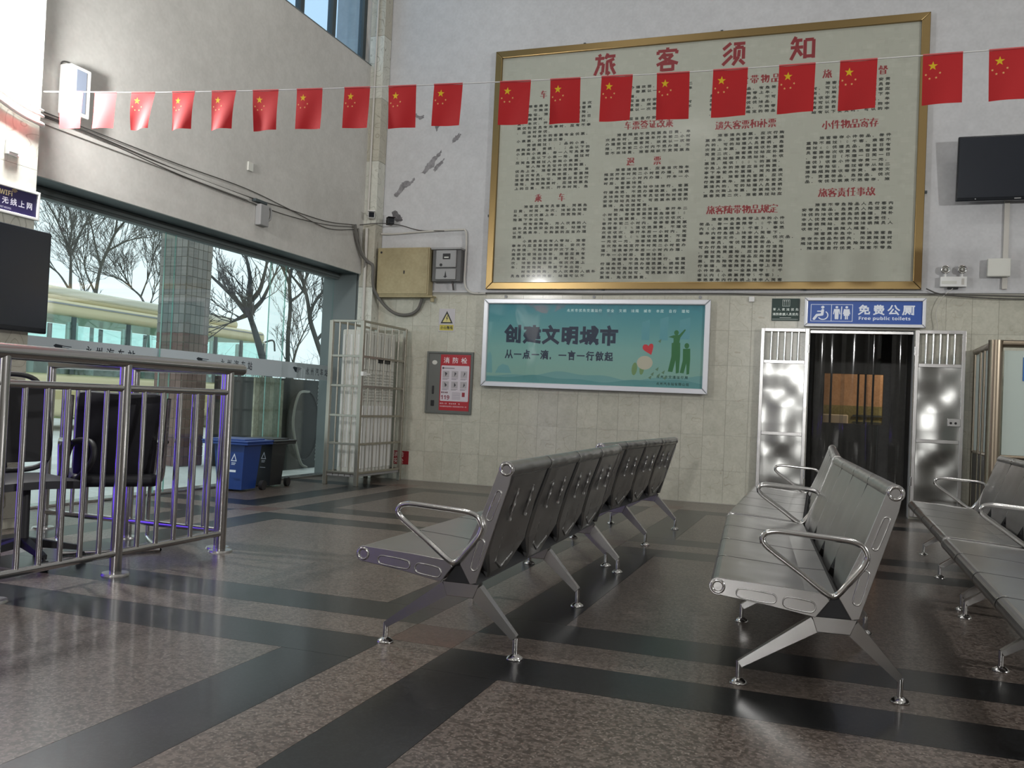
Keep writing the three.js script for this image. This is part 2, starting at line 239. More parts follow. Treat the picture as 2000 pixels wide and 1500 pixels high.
  军: [[8, 24, 8, 8, 92, 8, 88, 24], [22, 30, 80, 30], [46, 16, 24, 54, 84, 54], [6, 74, 94, 74], [52, 42, 52, 98]],
  人: [[50, 4, 46, 40, 4, 96], [50, 36, 96, 96]], 大: [[4, 32, 96, 32], [50, 2, 46, 42, 4, 96], [52, 36, 96, 96]],
  依: [...MAN, [58, 2, 64, 12], [34, 18, 97, 18], [62, 20, 36, 60], [50, 44, 50, 92, 64, 80], [90, 34, 74, 50], [62, 40, 76, 68, 98, 94]],
  法: [...WATER, [44, 22, 92, 22], [68, 4, 68, 48], [36, 48, 98, 48], [64, 50, 44, 88, 86, 84], [78, 66, 94, 94]],
  优: [...MAN, [34, 30, 98, 30], [60, 4, 56, 56, 32, 96], [70, 32, 70, 88, 96, 88, 98, 72], [78, 6, 90, 18]],
  先: [[30, 4, 14, 36], [24, 20, 86, 20], [4, 48, 96, 48], [50, 2, 50, 48], [36, 50, 32, 76, 4, 96], [60, 48, 60, 90, 92, 90, 96, 74]],
  员: [[28, 4, 28, 28], [28, 4, 72, 4, 72, 28], [28, 26, 72, 26], [18, 38, 18, 78], [18, 38, 82, 38, 82, 78], [50, 46, 46, 74, 8, 98], [56, 78, 92, 98]],
  不: [[6, 12, 94, 12], [56, 14, 4, 66], [52, 36, 52, 98], [58, 42, 94, 70]],
  的: [[22, 2, 14, 18], [8, 20, 8, 88], [8, 20, 40, 20, 40, 88], [8, 52, 40, 52], [8, 84, 40, 84], [64, 4, 50, 44], [60, 22, 94, 22, 92, 78, 84, 94, 72, 88], [60, 46, 74, 62]],
  以: [[16, 12, 16, 80, 44, 66], [40, 18, 50, 36], [80, 6, 76, 54, 40, 96], [74, 62, 96, 92]],
  时: [[8, 18, 8, 80], [8, 18, 36, 18, 36, 80], [8, 48, 36, 48], [8, 78, 36, 78], [44, 28, 98, 28], [80, 4, 80, 96, 66, 88], [54, 44, 66, 62]],
  元: [[18, 12, 82, 12], [4, 38, 96, 38], [36, 38, 34, 66, 4, 96], [60, 38, 60, 90, 92, 90, 96, 74]],
  千: [[82, 6, 16, 18], [4, 48, 96, 48], [50, 14, 50, 98]], 日: [[20, 6, 20, 96], [20, 6, 80, 6, 80, 96], [20, 48, 80, 48], [20, 92, 80, 92]],
  中: [[10, 24, 10, 66], [10, 24, 90, 24, 90, 66], [10, 64, 90, 64], [50, 2, 50, 98]], 内: [[10, 22, 10, 98], [10, 22, 90, 22, 90, 96, 78, 92], [50, 2, 48, 44, 20, 78], [52, 48, 80, 76]],
  开: [[8, 12, 92, 12], [2, 46, 98, 46], [32, 12, 30, 56, 8, 96], [68, 12, 68, 98]], 本: [[4, 26, 96, 26], [50, 2, 50, 98], [48, 28, 4, 74], [52, 28, 96, 72], [28, 76, 72, 76]],
  未: [[18, 20, 82, 20], [4, 44, 96, 44], [50, 2, 50, 98], [48, 46, 4, 86], [52, 46, 96, 86]],
  可: [[4, 12, 96, 12], [16, 34, 16, 72], [16, 34, 54, 34, 54, 72], [16, 70, 54, 70], [78, 12, 78, 96, 60, 90]],
  办: [[12, 26, 74, 26, 70, 84, 54, 94], [44, 2, 40, 50, 6, 96], [18, 48, 8, 66], [84, 44, 96, 62]],
  理: [[4, 12, 38, 12], [6, 46, 36, 46], [2, 86, 42, 78], [22, 12, 22, 82], [48, 8, 48, 52], [48, 8, 94, 8, 94, 52], [48, 30, 94, 30], [48, 52, 94, 52], [70, 8, 70, 92], [46, 72, 94, 72], [40, 92, 98, 92]],
  应: [[48, 0, 54, 10], [12, 14, 94, 14], [14, 14, 12, 60, 2, 96], [32, 34, 40, 72], [54, 28, 60, 66], [88, 28, 70, 84], [20, 90, 98, 90]],
  当: [[50, 2, 50, 36], [18, 10, 30, 28], [82, 8, 70, 26], [14, 42, 84, 42, 84, 94], [20, 66, 84, 66], [14, 92, 84, 92]],
  自: [[48, 0, 38, 14], [18, 16, 18, 98], [18, 16, 82, 16, 82, 98], [18, 40, 82, 40], [18, 66, 82, 66], [18, 94, 82, 94]],
  交: [[48, 0, 54, 12], [4, 18, 96, 18], [32, 28, 10, 50], [66, 28, 92, 50], [70, 44, 52, 72, 6, 98], [30, 46, 54, 76, 96, 98]],
  通: [...WALK, [42, 8, 86, 8, 66, 22], [44, 26, 44, 82], [44, 26, 90, 26, 90, 82, 82, 80], [44, 44, 90, 44], [44, 60, 90, 60], [66, 26, 66, 82]],
  运: [...WALK, [46, 14, 90, 14], [36, 38, 97, 38], [62, 40, 46, 74, 86, 68], [78, 54, 92, 80]],
  局: [[16, 8, 84, 8, 84, 30], [16, 30, 84, 30], [16, 8, 16, 56, 4, 97], [20, 44, 92, 44, 88, 90, 76, 88], [34, 58, 34, 84], [34, 58, 66, 58, 66, 84], [34, 82, 66, 82]],
  限: [...HILL, [48, 8, 48, 94, 68, 82], [48, 8, 90, 8, 90, 46], [48, 26, 90, 26], [48, 46, 90, 46], [94, 54, 74, 64], [62, 46, 74, 72, 97, 94]],
  司: [[8, 12, 88, 12, 88, 94, 74, 90], [8, 34, 70, 34], [16, 54, 16, 88], [16, 54, 62, 54, 62, 88], [16, 84, 62, 84]],
  过: [...WALK, [36, 28, 98, 28], [78, 6, 78, 76, 64, 70], [50, 44, 62, 58]], 重: [[78, 4, 18, 10], [4, 22, 96, 22], [18, 34, 18, 66], [18, 34, 82, 34, 82, 66], [18, 50, 82, 50], [18, 66, 82, 66], [50, 8, 50, 94], [12, 80, 88, 80], [4, 95, 96, 95]],
  发: [[24, 8, 14, 34, 88, 34], [50, 4, 42, 46, 4, 92], [38, 54, 76, 54, 52, 80, 14, 98], [40, 58, 62, 80, 96, 96], [66, 8, 78, 20]], 出: [[50, 4, 50, 92], [18, 16, 18, 46, 82, 46], [82, 16, 82, 46], [10, 58, 10, 92, 90, 92], [90, 58, 90, 96]],
  前: [[28, 2, 36, 16], [70, 2, 62, 16], [4, 22, 96, 22], [14, 36, 14, 98], [14, 36, 46, 36, 46, 96, 38, 94], [14, 54, 46, 54], [14, 70, 46, 70], [62, 38, 62, 78], [86, 32, 86, 96, 74, 92]],
  收: [[10, 16, 10, 66, 36, 58], [36, 4, 36, 98], ...TAP], 后: [[86, 4, 18, 12], [18, 12, 16, 60, 4, 96], [18, 36, 96, 36], [34, 56, 34, 96], [34, 56, 84, 56, 84, 96], [34, 92, 84, 92]],
  间: [[14, 4, 22, 14], [10, 22, 10, 98], [30, 10, 90, 10, 90, 96, 80, 94], [32, 34, 32, 80], [32, 34, 68, 34, 68, 80], [32, 56, 68, 56], [32, 78, 68, 78]],
  次: [[6, 16, 18, 30], [4, 84, 22, 52], [48, 4, 32, 40], [44, 20, 96, 20, 86, 40], [62, 34, 60, 58, 30, 96], [62, 50, 76, 76, 98, 96]],
  购: [[8, 10, 8, 66], [8, 10, 40, 10, 40, 66], [24, 22, 22, 64, 2, 92], [28, 70, 42, 88], [62, 4, 48, 38], [58, 22, 94, 22, 90, 92, 76, 88], [66, 40, 52, 70, 78, 66], [74, 54, 84, 76]],
  超: [[8, 18, 46, 18], [2, 38, 50, 38], [28, 4, 28, 82], [28, 58, 48, 58], [14, 50, 12, 76, 2, 94], [8, 78, 34, 92, 98, 94], [56, 10, 92, 10, 88, 40, 78, 36], [70, 10, 54, 42], [58, 50, 58, 80], [58, 50, 92, 50, 92, 80], [58, 78, 92, 78]],
  每: [[28, 2, 10, 26], [22, 14, 90, 14], [26, 28, 16, 88], [26, 28, 80, 28, 74, 94, 62, 90], [2, 56, 98, 56], [48, 36, 54, 46], [18, 86, 78, 86], [46, 64, 52, 76]],
  全: [[50, 2, 4, 46], [50, 2, 96, 44], [24, 48, 76, 48], [24, 70, 76, 70], [50, 48, 50, 94], [8, 94, 92, 94]],
  安: [...ROOF, [44, 24, 26, 66, 86, 92], [72, 46, 56, 74, 12, 96], [4, 50, 96, 50]], 危: [[34, 2, 10, 32], [30, 12, 64, 12, 50, 30], [16, 34, 90, 34], [18, 34, 16, 66, 4, 96], [34, 50, 74, 50, 74, 74, 64, 72], [34, 50, 34, 92, 88, 92, 92, 76]],
  险: [...HILL, [66, 4, 38, 40], [66, 4, 98, 38], [50, 40, 84, 40], [44, 54, 50, 74], [64, 52, 68, 72], [90, 52, 78, 78], [40, 90, 96, 90]], 损: [[2, 26, 38, 26], [22, 4, 22, 94, 10, 88], [2, 64, 38, 52], [52, 6, 52, 30], [52, 6, 88, 6, 88, 30], [52, 28, 88, 28], [46, 42, 46, 78], [46, 42, 94, 42, 94, 78], [70, 50, 66, 78, 40, 98], [74, 80, 96, 96]],
  救: [[2, 22, 50, 22], [26, 4, 26, 94, 14, 88], [6, 38, 16, 54], [2, 76, 24, 58], [48, 38, 32, 54], [28, 54, 50, 78], [38, 6, 48, 14], ...TAP], 援: [[2, 26, 34, 26], [20, 4, 20, 94, 8, 88], [2, 64, 36, 52], [92, 4, 44, 12], [50, 18, 56, 30], [68, 16, 70, 28], [90, 16, 82, 30], [42, 36, 94, 36], [36, 52, 98, 52], [60, 36, 54, 64, 36, 96], [54, 64, 86, 64, 66, 84, 44, 98], [56, 70, 74, 86, 98, 96]],
  触: [[22, 2, 8, 24], [18, 12, 44, 12, 34, 26], [12, 28, 12, 66, 4, 96], [12, 28, 46, 28, 46, 94, 38, 90], [12, 46, 46, 46], [12, 64, 46, 64], [29, 28, 29, 64], [58, 26, 58, 60], [58, 26, 92, 26, 92, 60], [58, 58, 92, 58], [74, 4, 74, 90], [54, 92, 94, 84], [86, 72, 96, 94]],
  口: [[14, 14, 14, 92], [14, 14, 86, 14, 86, 92], [14, 86, 86, 86]],
};
const SPARE = [...'物品票客规定存责事乘退遗补随站费消防法优员时收间次购每安危险损理应的'];
const strokesOf = (ch) => GLYPH[ch] ?? GLYPH[SPARE[ch.codePointAt(0) % SPARE.length]];
function glyph(ctx, ch, x, y, w, h, pen, song = false) {   // x, y: upper left corner
  for (const s of strokesOf(ch)) {
    for (let i = 0; i + 3 < s.length; i += 2) {
      const x0 = x + s[i] * w / 100, y0 = y + s[i + 1] * h / 100, x1 = x + s[i + 2] * w / 100, y1 = y + s[i + 3] * h / 100;
      ctx.lineWidth = song ? pen * (Math.abs(y1 - y0) < Math.abs(x1 - x0) * 0.25 ? 0.45 : 1.25) : pen;
      ctx.beginPath(); ctx.moveTo(x0, y0); ctx.lineTo(x1, y1); ctx.stroke();
    }
  }
}
function write(ctx, text, x, y, w, h, pitch, pen, song) {
  ctx.lineCap = song ? 'butt' : 'square'; let k = 0;
  for (const ch of text) {
    const px = x + k * pitch; k++;
    if (ch === ' ' || ch === '　') continue;
    if ('，、。；：'.includes(ch)) { ctx.fillRect(px, y + h * 0.75, w * 0.18, h * 0.25); continue; }
    if ('（('.includes(ch)) { ctx.lineWidth = pen; ctx.beginPath(); ctx.arc(px + w, y + h / 2, h * 0.55, 2.3, 4); ctx.stroke(); continue; }
    if ('）)'.includes(ch)) { ctx.lineWidth = pen; ctx.beginPath(); ctx.arc(px, y + h / 2, h * 0.55, -0.85, 0.85); ctx.stroke(); continue; }
    if (/[0-9A-Za-z.%]/.test(ch)) { ctx.font = Math.round(h * 1.25) + 'px sans-serif'; ctx.fillText(ch, px + w * 0.1, y + h); continue; }
    glyph(ctx, ch, px, y, w, h, pen, song);
  }
}

// ───────────────────────── the hall
const ZB = -10.28, XL = -5.65, XG = -6.05, TOP = 8;
const floor = struct('floor', 'polished granite floor in pale fields framed by dark bands');
mesh('floor_bed', box(-6.3, 7, -0.2, -0.013, ZB - 0.3, 8), MAT.grout, floor);
{
  const xs = [-7.72, -4.65, -1.58, 1.49, 4.56, 7.63], zs = [-9.58, -6.75, -3.615, -0.49, 2.63, 5.75, 8.9], hs = 0.147, bw = 0.315, gap = 0.0008;
  const piece = (name, m, x0, x1, z0, z1) => {
    x0 = Math.max(x0, -6.25); x1 = Math.min(x1, 7); z0 = Math.max(z0, ZB); z1 = Math.min(z1, 8);
    if (x1 - x0 < 0.02 || z1 - z0 < 0.02) return;
    mesh(name, box(x0 + gap, x1 - gap, -0.013, 0, z0 + gap, z1 - gap), m, floor);
  };
  for (let i = 0; i + 1 < xs.length; i++) for (let j = 0; j + 1 < zs.length; j++) {
    const a = xs[i] + hs, b = xs[i + 1] - hs, c = zs[j] + hs, d = zs[j + 1] - hs;
    piece('dark_border', MAT.dark, a, b, c, c + bw); piece('dark_border', MAT.dark, a, b, d - bw, d);
    piece('dark_border', MAT.dark, a, a + bw, c + bw, d - bw); piece('dark_border', MAT.dark, b - bw, b, c + bw, d - bw);
    piece('granite_field', MAT.field, a + bw, b - bw, c + bw, d - bw);
  }
  for (const x of xs) for (let j = 0; j + 1 < zs.length; j++) piece('pale_strip', MAT.strip, x - hs, x + hs, zs[j] + hs, zs[j + 1] - hs);
  for (const z of zs) for (let i = 0; i + 1 < xs.length; i++) piece('pale_strip', MAT.strip, xs[i] + hs, xs[i + 1] - hs, z - hs, z + hs);
  for (const x of xs) for (const z of zs) piece('red_square', MAT.red, x - hs, x + hs, z - hs, z + hs);
  piece('granite_field', MAT.field, -6.25, 7, ZB, zs[0] - hs);
}
const ceiling = struct('ceiling', 'plain grey hall ceiling');
mesh('ceiling_slab', box(-6.3, 7.3, TOP, TOP + 0.25, ZB - 0.3, 8.3), MAT.plain, ceiling);

const DOOR = { x0: -0.23, x1: 0.81, y: 1.965 };
const wallBack = struct('wall_back', 'pale lilac painted end wall with marble tiled lower part');
const backFace = ZB - 0.02;
mesh('wall_paint', merge([box(-6.3, DOOR.x0, 0, TOP, backFace - 0.25, backFace), box(DOOR.x1, 7.3, 0, TOP, backFace - 0.25, backFace), box(DOOR.x0, DOOR.x1, DOOR.y, TOP, backFace - 0.25, backFace)]), MAT.wallBack, wallBack);
mesh('tile_bed', merge([box(-5.5, DOOR.x0, 0, 2.355, backFace, ZB - 0.003), box(DOOR.x1, 7, 0, 2.355, backFace, ZB - 0.003), box(DOOR.x0, DOOR.x1, DOOR.y, 2.355, backFace, ZB - 0.003)]), MAT.grout, wallBack);
{
  const w = 0.2435, h = 0.391, g = 0.0012, full = [];
  for (let k = 0; k < 6; k++) { const q = new THREE.BoxGeometry(w - 2 * g, h - 2 * g, 0.006); metreUV(q); const uv = q.attributes.uv; for (let i = 0; i < uv.count; i++) uv.setXY(i, uv.getX(i) + k * 0.37, uv.getY(i) + k * 0.53); full.push(q); }
  seed(5); let n = 0;
  const bands = [[-5.48, DOOR.x0, 0], [DOOR.x0, DOOR.x1, DOOR.y], [DOOR.x1, 3.3, 0]];
  for (const [xa, xb, ya] of bands) for (let c = Math.floor((xa + 1.822) / w); -1.822 + c * w < xb; c++) for (let r = 0; r < 7; r++) {
    const x0 = Math.max(xa, -1.822 + c * w), x1 = Math.min(xb, -1.822 + (c + 1) * w), y0 = Math.max(ya, -0.02 + r * h), y1 = Math.min(2.355, -0.02 + (r + 1) * h);
    if (x1 - x0 < 0.03 || y1 - y0 < 0.03) continue;
    const m = MAT.tile[Math.floor(rnd() * 3)];
    if (x1 - x0 > w - 0.002 && y1 - y0 > h - 0.002) mesh('tile', full[n++ % 6], m, wallBack).position.set((x0 + x1) / 2, (y0 + y1) / 2, ZB - 0.003);
    else mesh('tile', box(x0 + g, x1 - g, y0 + g, y1 - g, ZB - 0.006, ZB), m, wallBack);
  }
}
// grey patches where the paint has come off, each with its own torn outline
{
  const bare = std({ map: plaster(91, [112, 110, 112], 26), roughness: 0.95 });
  seed(88);
  const torn = (pts) => pts.flatMap(([x, y], i) => { const [u, v] = pts[(i + 1) % pts.length]; return [0, 0.22, 0.41, 0.6, 0.8].map((t) => [x + (u - x) * t + (t ? rr(-0.011, 0.011) : 0), y + (v - y) * t + (t ? rr(-0.011, 0.011) : 0)]); });
  const flake = (pts) => mesh('peeled_patch', slab(torn(pts), 0.0015).translate(0, 0, backFace), bare, wallBack);
  flake([[-5.34, 3.62], [-5.29, 3.66], [-5.26, 3.74], [-5.2, 3.78], [-5.12, 3.77], [-5.07, 3.82], [-5.05, 3.79], [-5.12, 3.72], [-5.2, 3.69], [-5.24, 3.63], [-5.3, 3.58], [-5.33, 3.59]]);
  flake([[-4.99, 3.87], [-4.93, 3.92], [-4.88, 4.0], [-4.82, 4.07], [-4.74, 4.12], [-4.71, 4.16], [-4.72, 4.08], [-4.79, 4.01], [-4.8, 3.95], [-4.86, 3.92], [-4.92, 3.86]]);
  flake([[-4.81, 3.91], [-4.77, 3.97], [-4.72, 4.0], [-4.66, 4.05], [-4.7, 3.97], [-4.74, 3.92], [-4.79, 3.88]]);
  flake([[-4.8, 4.58], [-4.74, 4.56], [-4.7, 4.51], [-4.74, 4.46], [-4.79, 4.39], [-4.82, 4.47]]);
  flake([[-4.55, 4.3], [-4.49, 4.35], [-4.45, 4.34], [-4.47, 4.3], [-4.52, 4.25], [-4.58, 4.23]]);
  flake([[-5.2, 4.67], [-5.13, 4.66], [-5.02, 4.6], [-4.98, 4.61], [-4.97, 4.58], [-5.04, 4.56], [-5.12, 4.63], [-5.2, 4.65]]);
  flake([[-5.36, 3.39], [-5.31, 3.41], [-5.24, 3.35], [-5.2, 3.28], [-5.27, 3.26], [-5.34, 3.31]]);
}
const trim = struct('trim_1', 'narrow plaster ledge above the tiled part of the end wall');
mesh('ledge', rbox(-5.48, 7, 2.355, 2.378, backFace, ZB + 0.012, 0.004), MAT.wallBack, trim);
const base = struct('baseboard_back', 'thin dark joint line along the foot of the tiled wall');
mesh('joint', merge([box(-5.48, DOOR.x0, 0, 0.008, ZB, ZB + 0.004), box(DOOR.x1, 3.3, 0, 0.008, ZB, ZB + 0.004)]), MAT.grout, base);

const wallLeft = struct('wall_left', 'off white painted side wall above the long glass front');
{
  const xo = XL - 0.55, zf = -10.15, zn = -4.7, y1 = 2.563, ys = 5.22, yt = 7.3;
  mesh('wall_paint', merge([
    box(xo, XL, y1 + 0.035, ys - 0.3, ZB, 8), box(XL - 0.2, XL, ys - 0.3, ys, ZB, 8), box(XL - 0.2, XL, yt, TOP, ZB, 8), box(XL - 0.2, XL, ys, yt, ZB, -10.12), box(XL - 0.2, XL, ys, yt, -5.4, 8),
    box(xo, XL, 0, y1 + 0.035, zn, 8), box(xo, XL, 0, y1 + 0.035, ZB, zf), box(XL - 0.03, XL, y1, y1 + 0.035, zf, zn)]), MAT.wallLeft, wallLeft);
  mesh('soffit', box(xo, XL - 0.03, y1 + 0.008, y1 + 0.035, zf, zn), MAT.frameDark, wallLeft);
  mesh('jamb_lining', merge([box(xo, XL - 0.07, 0, y1 + 0.008, zf, zf + 0.03), box(XL - 0.07, XL - 0.02, 0, y1 + 0.008, zf, zf + 0.015)]), MAT.frameGrey, wallLeft);
  mesh('floor_sill', box(xo, XG - 0.08, -0.05, 0.004, zf, zn), MAT.strip, wallLeft);
}
const wallRight = struct('wall_right', 'plain painted side wall on the right of the hall');
mesh('wall_paint', box(7, 7.3, 0, TOP, ZB, 8), MAT.wallLeft, wallRight);
const wallFront = struct('wall_front', 'plain painted wall behind the viewer');
mesh('wall_paint', box(-6.3, 7.3, 0, TOP, 8, 8.3), MAT.wallLeft, wallFront);

// upper window of the side wall
{
  const w = struct('window_1', 'high dark framed window with bluish panes in the side wall');
  const x = XL - 0.14, y0 = 5.22, y1 = 7.3, posts = [-10.12, -9.38, -8.7, -7.98, -7.26, -6.4, -5.48];
  mesh('sill', rbox(XL - 0.2, XL + 0.006, y0, y0 + 0.012, -10.12, -5.4, 0.004), MAT.frameGrey, w);
  for (const z of posts) mesh('mullion', rbox(x - 0.04, x + 0.04, y0 + 0.012, y1, z, z + 0.075, 0.006), MAT.frameDark, w);
  mesh('frame_rail', rbox(x - 0.035, x + 0.035, y0 + 0.012, y0 + 0.04, -10.12, -5.4, 0.005), MAT.frameDark, w);
  mesh('frame_rail', rbox(x - 0.035, x + 0.035, y1 - 0.05, y1, -10.12, -5.4, 0.005), MAT.frameDark, w);
  for (let i = 0; i + 1 < posts.length; i++) mesh('pane', box(x - 0.004, x + 0.004, y0 + 0.04, y1 - 0.05, posts[i] + 0.075, posts[i + 1]), MAT.glassBlue, w);
}
// glass front: three sliding panes that overlap, with a printed film band
{
  const w = struct('window_2', 'long glass front of three overlapping sliding panes');
  const y1 = 2.57;
  mesh('head_track', merge([rbox(XG - 0.13, XG + 0.09, y1 - 0.05, y1, -10.12, -4.7, 0.006), rbox(XG + 0.02, XG + 0.07, y1 - 0.075, y1 - 0.05, -10.12, -4.7, 0.004)]), MAT.frameGrey, w);
  mesh('floor_track', rbox(XG - 0.09, XG + 0.07, 0, 0.022, -10.12, -4.7, 0.004), MAT.steel, w);
  const panes = [[XG, -7.15, -4.72, 'a'], [XG + 0.035, -8.99, -6.97, 'b'], [XG, -10.12, -8.74, 'c']];
  const film = (z0, z1, marks) => std({ map: canvasTexture(1024, 96, (c, W, H) => {
    const s = W / (z1 - z0), px = (z) => (z1 - z) * s;
    c.fillStyle = '#b9c3c9'; c.fillRect(0, 0, W, H); c.strokeStyle = c.fillStyle = '#1d2530';
    for (const [zl, zt, ze] of marks) {
      const k = px(zl), e = 0.19 * s;                              // flying bird emblem: wing with speed lines
      c.beginPath(); c.moveTo(k, H * 0.34); c.lineTo(k + e * 0.12, H * 0.26); c.lineTo(k + e * 0.5, H * 0.3); c.lineTo(k + e * 0.42, H * 0.62); c.lineTo(k + e * 0.26, H * 0.58); c.lineTo(k + e * 0.14, H * 0.44); c.closePath(); c.fill();
      c.lineWidth = 3; for (let i = 0; i < 4; i++) { c.beginPath(); c.moveTo(k + e * 0.42, H * (0.32 + i * 0.085)); c.lineTo(k + e * (1 - i * 0.12), H * (0.34 + i * 0.09)); c.stroke(); }
      const t = px(zt), p = (px(ze) - t) / 5; write(c, '永州汽车站', t, H * 0.24, p * 0.66, H * 0.5, p, 4.5, false);
    }
  }), roughness: 0.5 });
  const marks = { a: [[-5.75, -6.08, -6.72]], b: [[-7.49, -7.86, -8.46]], c: [[-9.27, -9.56, -10.1]] };
  for (const [x, z0, z1, k] of panes) {
    const p = mesh('pane', box(x - 0.006, x + 0.006, 0.022, y1 - 0.05, z0, z1), MAT.glass, w);
    mesh('pane_edge', merge([box(x - 0.0065, x + 0.0065, 0.022, y1 - 0.05, z0 - 0.004, z0), box(x - 0.0065, x + 0.0065, 0.022, y1 - 0.05, z1, z1 + 0.004)]), MAT.glassEdge, p);
    const b = mesh('film_band', new THREE.PlaneGeometry(z1 - z0, 0.187).rotateY(Math.PI / 2).translate(x + 0.0075, 1.294, (z0 + z1) / 2), film(z0, z1, marks[k]), p);
    b.userData.label = 'pale printed film band across the pane';
  }
}

// ───────────────────────── passage behind the door opening
{
  const p = struct('wall_passage', 'dark tiled lobby behind the open doorway');
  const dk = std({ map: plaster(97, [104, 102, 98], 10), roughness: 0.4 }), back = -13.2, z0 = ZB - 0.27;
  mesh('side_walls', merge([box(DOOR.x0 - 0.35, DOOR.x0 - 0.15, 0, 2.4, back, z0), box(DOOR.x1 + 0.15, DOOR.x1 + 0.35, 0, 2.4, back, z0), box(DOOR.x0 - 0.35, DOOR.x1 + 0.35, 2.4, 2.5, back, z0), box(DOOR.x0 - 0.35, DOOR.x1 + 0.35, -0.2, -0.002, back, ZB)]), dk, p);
  const o = { x0: -0.083, x1: 0.673, y0: 0.948, y1: 1.628 };       // opening with a barred window into the lit room
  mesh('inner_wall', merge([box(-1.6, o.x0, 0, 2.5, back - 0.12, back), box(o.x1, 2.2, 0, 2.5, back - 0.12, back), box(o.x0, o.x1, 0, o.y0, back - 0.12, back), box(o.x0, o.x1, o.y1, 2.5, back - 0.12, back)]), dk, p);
  for (const x of [0.005, 0.357, 0.45, 0.547]) mesh('window_bar', box(x - 0.013, x + 0.013, o.y0, o.y1, back - 0.09, back - 0.06), MAT.frameDark, p);
  const tan = std({ map: plaster(95, [176, 146, 120], 16), roughness: 0.85 }), green = std({ map: plaster(96, [128, 128, 92], 22), roughness: 0.8 });
  mesh('room_shell', merge([box(-1.6, 2.2, 1.22, 2.6, -15.6, -15.5), box(-1.7, -1.6, 0, 2.6, -15.6, back - 0.12), box(2.2, 2.3, 0, 2.6, -15.6, back - 0.12), box(-1.7, 2.3, 2.6, 2.7, -15.6, back)]), tan, p);
  mesh('room_lower_wall', box(-1.6, 2.2, 0, 1.22, -15.6, -15.48), green, p);
  mesh('room_floor', box(-1.7, 2.3, -0.2, 0, -15.6, back), MAT.grout, p);
  for (const y of [0.8, 0.94, 1.05]) mesh('wall_rail', box(0.35, 1.05, y, y + 0.03, -15.48, -15.44), MAT.frameDark, p);
  mesh('washstand', rbox(-0.17, 0.27, 0, 1.07, -15.2, -14.8, 0.02), MAT.offWhite, p);
  const lamp = thing('ceiling_lamp', 'small round warm lamp on the ceiling of the room behind the doorway', 'lamp', [1.3, 2.56, -14.4]);
  mesh('diffuser', new THREE.SphereGeometry(0.09, 20, 10, 0, Math.PI * 2, Math.PI / 2, Math.PI / 2), std({ color: rgb(0.8, 0.75, 0.65), emissive: rgb(1, 0.85, 0.62), emissiveIntensity: 3 }), lamp);
  const l = new THREE.PointLight(rgb(1, 0.84, 0.6), 5.2, 0, 2); l.position.set(0, -0.14, 0); l.castShadow = true; l.shadow.radius = 3; lamp.add(l);
}
// PVC strips hanging in the doorway
{
  const c = thing('strip_curtain', 'clear plastic strip curtain hanging in the dark doorway', 'curtain', [0, 0, ZB - 0.12]);
  mesh('hanging_rail', rbox(DOOR.x0, DOOR.x1, 1.93, 1.965, -0.02, 0.02, 0.004), MAT.steel, c);
  const xs = [[-0.22, 0.02, 0], [-0.13, 0.14, 0.014], [0.1, 0.38, 0], [0.36, 0.5, -0.05], [0.6, 0.8, 0.01]];
  seed(33);
  for (const [a, b, dz] of xs) {
    const g = new THREE.PlaneGeometry(b - a, 1.92, 10, 26), p = g.attributes.position, ph = rr(0, 6);
    for (let i = 0; i < p.count; i++) { const u = p.getX(i) / (b - a), y = p.getY(i); p.setZ(i, 0.018 * (1 - 4 * u * u) + 0.008 * Math.sin(ph + y * 3 + u * 2) * (1 - (y + 0.96) / 1.92)); }
    g.computeVertexNormals(); mesh('plastic_strip', g.translate((a + b) / 2, 0.97, dz), MAT.pvc, c);
  }
}

// ───────────────────────── pillars
{
  const o = thing('marble_pillar', 'wide veined marble pillar at the left edge with the blinding lamp', 'pillar');
  const z0 = -4.82, z1 = -4.0, x1 = -5.3;
  mesh('core', box(XL, x1 - 0.02, 0, TOP, z0 + 0.02, z1), MAT.grout, o);
  for (let i = 0; i < 10; i++) {
    const a = Math.max(0, 2.5 + (i - 4) * 0.81), b = Math.min(TOP, 2.5 + (i - 3) * 0.81); if (b - a < 0.05) continue;
    const g = merge([box(x1 - 0.02, x1, a + 0.001, b - 0.001, z0, z1), box(XL, x1 - 0.02, a + 0.001, b - 0.001, z0, z0 + 0.02)]);
    const uv = g.attributes.uv; for (let k = 0; k < uv.count; k++) uv.setXY(k, uv.getX(k) + i * 0.31, uv.getY(k) + i * 0.17);
    mesh('marble_panel', g, a < 1.6 ? MAT.marbleWarm : MAT.marble, o);
  }
  const c = thing('corner_column', 'narrow stained marble column in the corner of the hall', 'column');
  for (let i = 0; i < 10; i++) {
    const a = i * 0.8, g = rbox(XL - 0.03, -5.48, a + 0.001, a + 0.799, ZB - 0.01, -10.1, 0.003, 1), uv = g.attributes.uv;
    for (let k = 0; k < uv.count; k++) uv.setXY(k, uv.getX(k) + i * 0.41, uv.getY(k) + i * 0.23);
    mesh('marble_panel', g, i % 2 ? MAT.marbleWarm : MAT.marble, c);
  }
}

